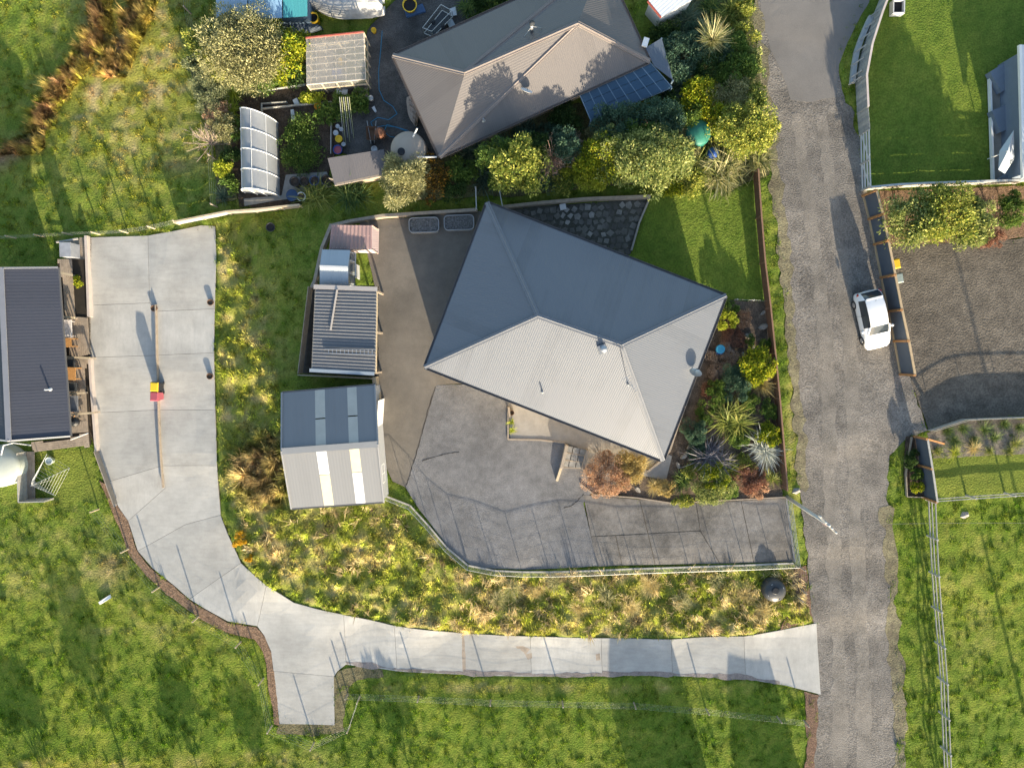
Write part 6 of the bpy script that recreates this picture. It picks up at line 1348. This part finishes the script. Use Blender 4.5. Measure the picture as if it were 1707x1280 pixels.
# blue shed at top left
bsd = thing('blue_shed', 'pale blue and teal roofed shed cut by the top edge', 'shed', PG(440,0))
for q, m_ in (([(360,30),(412,33),(412,-45),(360,-45)], roofmat('pale blue iron', (.34,.45,.56), .2, .4, .6)), ([(414,33),(470,30),(470,-45),(414,-45)], roofmat('blue iron', (.20,.34,.50), .2, .4, .6)), ([(472,30),(512,27),(512,-45),(472,-45)], roofmat('teal iron', (.05,.24,.28), .2, .4, .6))):
    quad_uv('roof', [[P(u, v, 2.5 if v > 0 else 2.9) for u, v in q]], m_, bsd, .05)
wallbox(bsd, [P(u, v, 2.4) + Vector((0, .1, 0)) for u, v in ((362,-44),(510,-44),(510,26),(362,30))], .2, 2.45, mat('blue wall', (.12,.18,.26), .7, .06))
def boat(name, label, u0, v0, u1, v1, wpx, h, m, tarp=True, hull=None):
    a, b = PG(u0, v0, .4), PG(u1, v1, .4); ax = (b - a); L = ax.length; ax.normalize(); sd_ = Vector((ax.y, -ax.x, 0)); o = thing(name, label, 'boat', (a + b) / 2 - UP * .4); n = 16; k = 13; V = []; F = []; rr = random.Random(u0)
    for i in range(n + 1):
        t = i / n; w = wpx * PX * (1 - max(0, (t - .45) / .55) ** 2.2) * (.85 + .15 * min(1, t * 6)) + .01; hh = h * (.75 + .25 * math.sin(t * math.pi))
        for j in range(k):
            s = j / (k - 1) * 2 - 1; fold = .05 * math.sin(i * 2.1 + j) * (1 - abs(s)) + rr.uniform(-.025, .025); V.append(a + ax * (t * L) + sd_ * (s * w) + UP * (hh * (1 - abs(s) ** 2.6) * (.6 if not tarp else 1) + fold - .0))
    for i in range(n):
        for j in range(k - 1): F.append((i*k+j, (i+1)*k+j, (i+1)*k+j+1, i*k+j+1))
    MB().add(V, F).build('cover' if tarp else 'deck', m, o, False)
    V2 = []
    for i in range(n + 1):
        for s, z in ((-1, 0), (-.75, -.35), (0, -.5), (.75, -.35), (1, 0)): q = V[i * k] .lerp(V[i * k + k - 1], .5); q.z = a.z; w = (V[i * k] - V[i * k + k - 1]).length / 2; V2.append(q + sd_ * (s * w * .99) + UP * z * .8)
    F2 = [(i*5+j, i*5+j+1, (i+1)*5+j+1, (i+1)*5+j) for i in range(n) for j in range(4)]; MB().add(V2, F2).build('hull', hull or WHITE, o, True)
    return o
boat('covered_boat', 'boat under a crumpled silver tarpaulin at the top edge', 640,4,516,10,24,.9,mat('silver tarp', (.42,.42,.41), .55, .2, 3, .4, 8))
boat('kayak', 'narrow grey kayak lying beside the yellow drum', 484,45,537,46,9,.35,mat('grey blue hull', (.12,.15,.19), .5, .1), False, MATS['grey blue hull'] if 'grey blue hull' in MATS else None)
boat('dinghy', 'small upturned pale dinghy against the taupe house wall', 686,162,692,210,9,.4,mat('beige hull', (.34,.27,.22), .6, .15), False, WHITE)
# wire trailer
tr = thing('cage_trailer', 'wire cage trailer parked at the taupe roof edge', 'trailer', PG(730,42))
c4 = [PG(737,18,.5), PG(755,28,.5), PG(722,62,.5), PG(707,56,.5)]
for i in range(4):
    p0, p1 = c4[i], c4[(i + 1) % 4]; MB().tube(p0, p1, .025, .025, 6).build('frame', GALV, tr); MB().tube(p0 + UP * .8, p1 + UP * .8, .02, .02, 6).build('cage_rail', GALV, tr); MB().tube(p0, p0 + UP * .8, .02, .02, 6).build('cage_post', GALV, tr)
    m = MB(); 
    for k in range(1, 9): q = p0.lerp(p1, k / 9); m.tube(q, q + UP * .8, .008, .008, 4)
    m.build('cage_mesh', GALV, tr)['kind'] = 'stuff'
MB().prism([(p.x, p.y) for p in c4], c4[0].z - .05, c4[0].z).build('tray', DARKMET, tr)
for q in (c4[0].lerp(c4[3], .5), c4[1].lerp(c4[2], .5)): MB().tube(q - UP * .2 - Vector((.1, 0, 0)), q - UP * .2 + Vector((.1, 0, 0)), .28, .28, 14).build('wheel', BLACKP, tr)
# bean poles, hose, steps, beds
bpz = thing('bean_poles', 'bundle of long pale bean poles leaning from the glasshouse door', 'poles', PG(580,195))
for k in range(6): MB().tube(PG(566 + k * 3.2, 162, 1.6), PG(573 + k * 3.4, 236 - k * 3 + (k % 2) * 10, .1), .018, .014, 5).build('pole', mat('green bamboo', (.36,.38,.20), .7) if k % 2 else WIRE, bpz)
hz = MB(); pts = [(637,52),(635,80),(631,120),(632,150),(640,168),(655,178),(662,190),(648,200),(630,196),(618,204),(622,214),(640,210),(660,212),(680,218),(690,228),(676,232),(650,228),(640,220),(645,208),(665,214),(684,222),(700,236),(706,244)]
hz.path([PG(u, v, .05) for u, v in pts], .022, 5); tag(hz.build('garden_hose', CYANP), 'long blue garden hose looping across the neighbour yard', 'hose')
ss = thing('timber_steps', 'three weathered timber steps at the glasshouse door', 'steps', PG(604,157))
for k in range(3): MB().box(PG(597 + k * 7, 157) + UP * (.3 - .08 * k), (.26, .7, .07), .05).build('tread', TIMBER, ss)
bdg = thing('bed_edging', 'timber edging boards of the vegetable beds below the glasshouse', 'edging', PG(500,172))
for a, b in (((430,155),(511,143)),((438,183),(554,172)),((438,175),(480,172)),((554,172),(553,258)),((438,175),(438,188))): MB().beam(PG(*a) + UP * .15, PG(*b) + UP * .15, .05, .28).build('edge_board', TIMBER_G, bdg)
for u, v in ((425,150),(448,143),(482,140)): tag(MB().beam(PG(u, v) + UP * .1, PG(u - 6, v - 8) + UP * .6, .06, .06).build('bed_stake', TIMBER_P), {425: 'leftmost slanting pale stake by the vegetable bed', 448: 'middle slanting pale stake by the vegetable bed', 482: 'slanting pale stake nearest the glasshouse'}[u], 'stake')
for lab, u, v, w_, d_, rz, m_ in (('white paper sheet on the vegetable bed edge', 495,172,.35,.4,.4,WHITEP), ('white bag lying on the soil bed', 489,193,.22,.65,.1,WHITEP), ('white board at the glasshouse door', 571,155,.7,.3,-.05,WHITE), ('crumpled blue tarpaulin in the back yard', 692,20,1.3,.5,.3,mat('blue tarp', (.05,.10,.20), .6)), ('white bag beside the trailer', 756,22,.4,.5,.2,WHITEP), ('pale sack beside the trailer wheel', 752,42,.4,.5,.5,mat('pale sack', (.4,.45,.5), .8)), ('dark crate of scrap at the blue shed corner', 505,32,.9,.6,.3,RUST), ('white bottle near the hose', 625,184,.15,.35,.5,WHITEP), ('white plank lying in the left paddock', 177,998,.9,.22,.55,WHITE), ('white scrap of wood in the upper paddock', 239,47,.12,.35,.4,WHITE)):
    q = PG(u, v); m = MB().box(q + UP * .12, (w_, d_, .16), rz); m.v = [(x + random.uniform(-.03, .03), y + random.uniform(-.03, .03), z + random.uniform(-.03, .03)) for x, y, z in m.v]; tag(m.build(lab.split()[1] if lab.split()[1] in ('board', 'bag', 'plank') else 'scrap', m_), lab, {'b': 'scrap'}.get('b'))
wb = thing('wheelbarrow', 'rusty wheelbarrow tipped by the water tank', 'wheelbarrow', PG(622,228)); q = PG(622,226)
MB().add([q + Vector(v_) for v_ in ((-.2,-.3,.25),(.2,-.3,.25),(.22,.3,.25),(-.22,.3,.25),(-.33,-.45,.55),(.33,-.45,.55),(.36,.42,.55),(-.36,.42,.55))], [(0,1,2,3),(0,4,5,1),(1,5,6,2),(2,6,7,3),(3,7,4,0)]).build('tray', RUST, wb)
for s in (-1, 1): MB().tube(q + Vector((s * .1, -.6, .2)), q + Vector((s * .3, .8, .5)), .02, .02, 6).build('handle', GALV, wb)
MB().tube(q + Vector((-.05, -.62, .18)), q + Vector((.05, -.62, .18)), .18, .18, 14).build('wheel', BLACKP, wb)
ch = thing('rusty_firepit', 'brown rusted drum barbecue beside the water tank', 'barbecue', PG(634,228)); MB().lathe(PG(636,226), [(.2,0),(.34,.3),(.36,.6),(.2,.75)], 16).build('body', mat('rust', (.22,.10,.06), .9, .3), ch); 
for k in range(3): q = PG(636,226); MB().tube(q + Vector((.25 * math.cos(k*2.1), .25 * math.sin(k*2.1), 0)), q + Vector((.2 * math.cos(k*2.1), .2 * math.sin(k*2.1), .3)), .02, .02, 6).build('leg', DARKMET, ch)
# wall clutter and white shed at top
wsd = thing('white_shed', 'white roofed shed with red fascia cut by the top edge', 'shed', PG(1115,-10)); q = [P(1080,2,2.6), P(1102,29,2.6), P(1158,-2,2.7), P(1130,-45,2.7)]
quad_uv('roof', [[q[0], q[1], q[2], q[3]]], roofmat('white shed iron', (.62,.66,.70), .2, .4, .5), wsd, .04); wallbox(wsd, [p + (P(1118,-6,2.6) - p).normalized() * .15 for p in q], .6, 2.5, WHITE, th=.05); MB().beam(q[0] - UP * .06, q[1] - UP * .06, .08, .14).build('fascia', mat('red fascia', (.35,.09,.07), .7), wsd)
bx_ = thing('crate_bin', 'open white framed crate with dark inside at the lawn corner', 'crate', PG(1494,17)); q = PG(1492,17)
for x, y, w_, d_ in ((-.35, 0, .06, .8), (.35, 0, .06, .8), (0, -.4, .76, .06), (0, .4, .76, .06)): MB().box(q + Vector((x, y, .25)), (w_, d_, .5)).build('side', WHITEP, bx_)
MB().box(q + UP * .2, (.66, .74, .04)).build('liner', DARK, bx_)
# clothesline on the left lawn
cl = thing('clothesline', 'rotary clothesline turned beside the left house lawn', 'clothesline', PG(88,800)); base = PG(84,800); hub = base + UP * 2.0
MB().tube(base - UP * .1, hub, .03, .03, 8).build('post', GALV, cl); arms = [P(u, v, 2.1) for u, v in ((78,757),(116,780),(92,826),(54,800))]
for q in arms: MB().tube(hub - UP * .1, q, .016, .014, 6).build('arm', GALV, cl)
for i in range(4):
    m = MB()
    for k in range(3, 11): t = k / 10; m.tube(hub.lerp(arms[i], t), hub.lerp(arms[(i + 1) % 4], t), .006, .006, 4)
    m.build('line', WIRE, cl)['kind'] = 'stuff'
lt = sleeper_wall('tank_screen', 'timber screen wall between the pale tank and the clothesline lawn', [(44,752),(47,832),(90,831)], 1.0, TIMBER_G, .12, 4)
deck2 = thing('side_path', 'narrow slatted timber walk beside the pale water tank', 'path', PG(53,790))
for k in range(5): MB().beam(PG(48 + k * 2.6, 752) + UP * .12, PG(49 + k * 2.6, 830) + UP * .12, .09, .05).build('plank', DECKM, deck2)
can('laundry_basket', 'pale laundry bundle on the small left lawn', 82,768,6,.35,mat('pale cloth', (.55,.62,.60), .9),'basket')
# deck furniture
def table(name, label, u, v, w_, d_, m, rz=.1):
    q = P(u, v, zD + .72); o = thing(name, label, 'table', (q.x, q.y, zD)); MB().box(q, (w_, d_, .05), rz).build('table_top', m, o)
    for sx in (-1, 1):
        for sy in (-1, 1): MB().box((q.x + sx * w_ * .42, q.y + sy * d_ * .42, zD + .35), (.06, .06, .7), rz).build('leg', m, o)
table('deck_table', 'orange timber table on the deck', 119,623,.55,.85,TIMBER_O, -.05); table('deck_table', 'small brown timber table nearer the top of the deck', 114,571,.4,.6,TIMBER_O)
def seat(name, label, u, v, m, w_=.6, d_=.6, sx=-1, cat='chair'):
    q = P(u, v, zD + .45); o = thing(name, label, cat, (q.x, q.y, zD)); MB().box(q, (w_, d_, .12)).build('seat', m, o); MB().box((q.x + sx * w_ * .45, q.y, q.z + .28), (.1, d_, .5)).build('backrest', m, o)
    for y in (-1, 1):
        MB().box((q.x, q.y + y * d_ * .46, q.z + .14), (w_ * .9, .07, .08)).build('arm', m, o)
        for x in (-1, 1): MB().box((q.x + x * w_ * .4, q.y + y * d_ * .4, zD + .2), (.05, .05, .4)).build('leg', m, o)
seat('deck_chair', 'dark chair above the orange deck table', 117,605,DARKMET); seat('deck_chair', 'dark chair below the orange deck table', 120,645,DARKMET); seat('deck_sofa', 'grey outdoor sofa lower down the deck', 121,673,mat('grey cushion', (.14,.15,.17), .9), .7, 1.1, cat='sofa'); seat('deck_lounger', 'pale patterned daybed at the upper part of the deck', 112,548,mat('pale cushion', (.48,.46,.46), .9, .4, 5), .6, 1.2, cat='daybed')
bb = thing('barbecue', 'black barbecue at the lower end of the deck', 'barbecue', P(122,705,zD)); q = P(123,703,zD + .8); MB().lathe((q.x, q.y, zD), [(.05,.05),(.07,.5),(.3,.6),(.32,.8),(.2,.95),(.05,1.0)], 16).build('bowl', BLACKP, bb)
for k in range(3): MB().tube((q.x + .3 * math.cos(k*2.1), q.y + .3 * math.sin(k*2.1), zD), (q.x, q.y, zD + .6), .02, .02, 6).build('leg', DARKMET, bb)
can('terracotta_pot', 'orange pot between the sofa and the barbecue', 120,691,5,.35,TIMBER_O,'pot',SOIL)
lk = thing('deck_locker', 'grey storage locker at the head of the deck', 'locker', P(116,420,.35)); q = P(117,418,.9); MB().box(q, (.7, .9, 1.0)).build('body', mat('grey locker', (.25,.27,.31), .7), lk); MB().box(q + UP * .52, (.74, .94, .05)).build('lid', mat('locker lid', (.30,.32,.36), .7), lk)
tag(MB().beam(P(94,404,1.0), P(130,398,1.0), .1, .08).build('loose_plank', mat('plank pale', (.4,.37,.34))), 'pale plank sticking out at the head of the deck', 'plank')
# garden rocks and hose reel
for i, (u, v, r0, lab) in enumerate([(1236,540,9,'slanting pale rock near the top of the garden'),(1272,545,10,'large flat rock against the road fence'),(1247,560,8,'flat rock in the middle of the rocky patch'),(1271,522,6,'small rock at the top of the road fence'),(1140,760,8,'grey rock beside the south roof corner'),(1130,775,7,'upright rock below the south roof corner'),(1062,815,8,'flat grey stone beside the round tussock'),(1148,745,6,'small stone near the house edging'),(1245,812,7,'pale rock near the gate end of the garden'),(1215,583,7,'grey rock beside the hose reel'),(1238,590,5,'small rock below the rocky patch'),(1255,580,6,'bluish slab stone among the rocks')]):
    q = PG(u, v); n = 7; rr = random.Random(i); rot = rr.uniform(0, 3); pl = []
    for k in range(n): a = k * 6.283 / n; x = math.cos(a) * r0 * PX * rr.uniform(.8, 1.2); y = math.sin(a) * r0 * PX * .55 * rr.uniform(.8, 1.2); pl.append((q.x + x * math.cos(rot) - y * math.sin(rot), q.y + x * math.sin(rot) + y * math.cos(rot)))
    hh = rr.uniform(.15, .3); top_ = [(q.x + (x - q.x) * .7, q.y + (y - q.y) * .7) for x, y in pl]; V = [(x, y, q.z - .05) for x, y in pl] + [(x, y, q.z + hh * rr.uniform(.7, 1.1)) for x, y in top_]
    tag(MB().add(V, [tuple(range(n, 2 * n))] + [(k, (k + 1) % n, n + (k + 1) % n, n + k) for k in range(n)]).build('rock', STONE), lab, 'rock')
hr = thing('hose_reel', 'blue hose reel standing on the mulch beside the main house', 'hose reel', PG(1197,583)); q = PG(1197,582)
MB().lathe(q + UP * .45, [(.28, -.05), (.3, 0), (.16, .02), (.16, .12), (.3, .14), (.28, .18)], 20).build('drum', CYANP, hr); MB().box(q + Vector((0, -.2, .2)), (.4, .3, .4)).build('stand', BLUEP, hr)
can('watering_pot', 'small dark pot under the terrace eave', 853,688,4,.35,RUST,'pot',SOIL); ed = MB().beam(PG(848,678) + UP * .3, PG(850,694) + UP * .3, .12, .5); tag(ed.build('timber_post', TIMBER), 'short upright timber at the terrace edge', 'post')
# stump of pale rubble in the right paddock, boundary marker stone by the road fence
for lab, u, v in (('pale rubble heap on the grass of the right paddock', 1608,858), ('pale stone block at the foot of the road fence', 1327,818)):
    q = PG(u, v); m = MB()
    tag(MB().add([(q.x + x * .8, q.y + y * .8, q.z + z) for x, y, z in ((-.4,-.2,0),(0,-.35,0),(.4,-.1,0),(.3,.3,0),(-.25,.3,0),(-.2,-.1,.14),(.1,-.18,.1),(.22,.1,.16),(-.1,.16,.1))], [(0,1,6,5),(1,2,7,6),(2,3,7),(3,4,8,7),(4,0,5,8),(5,6,7,8)]).build('rubble', mat('pale rubble', (.33,.30,.27), .9, .3, 8)), lab, 'rock')
# things outside the frame that cast the long shadows seen at the bottom
def caster_house(u0, u1, v, h, hr_, lab):
    z = .3; a, b = P(u0, v, z), P(u1, v, z); o = thing('house_beyond', lab, 'house', (a + b) / 2); dpt = 6
    pts = [a, b, b - Vector((0, dpt, 0)), a - Vector((0, dpt, 0))]; wallbox(o, pts, 0, h, CREAM)
    m0 = (pts[0] + pts[3]) / 2; m1 = (pts[1] + pts[2]) / 2; m0.z = m1.z = hr_; T = [Vector((p.x, p.y, h)) for p in pts]
    quad_uv('roof', [[T[1], T[0], m0, m1]], SH, o, .05); quad_uv('roof', [[T[3], T[2], m1, m0]], SH, o, .05)
caster_house(1105, 1195, 1340, 2.9, 2.95, 'grey roofed outbuilding just below the frame, left of the two'); caster_house(1285, 1350, 1345, 2.5, 2.55, 'grey roofed outbuilding just below the frame, nearer the road')
for i, (u, v, r0, h, lab) in enumerate([(190,1330,34,3.2,'tree below the frame casting the widest shadow on the left paddock'),(60,1320,30,1.8,'low tree below the left corner of the frame'),(330,1325,26,1.7,'small tree below the frame near the turning bay'),(690,1325,22,1.8,'tree below the frame under the bottom paddock'),(440,1330,24,1.6,'small tree below the frame left of the turning bay')]):
    leafy('shade_tree', lab, u, v, r0, h, 'dark', .2, .1, .7, 1, 'tree')
leafy('shade_tree', 'tall dark trees right of the frame shading the mown lawn', 1790, 330, 60, 5.0, 'dark', .22, .12, .6, 1, 'tree')
pass
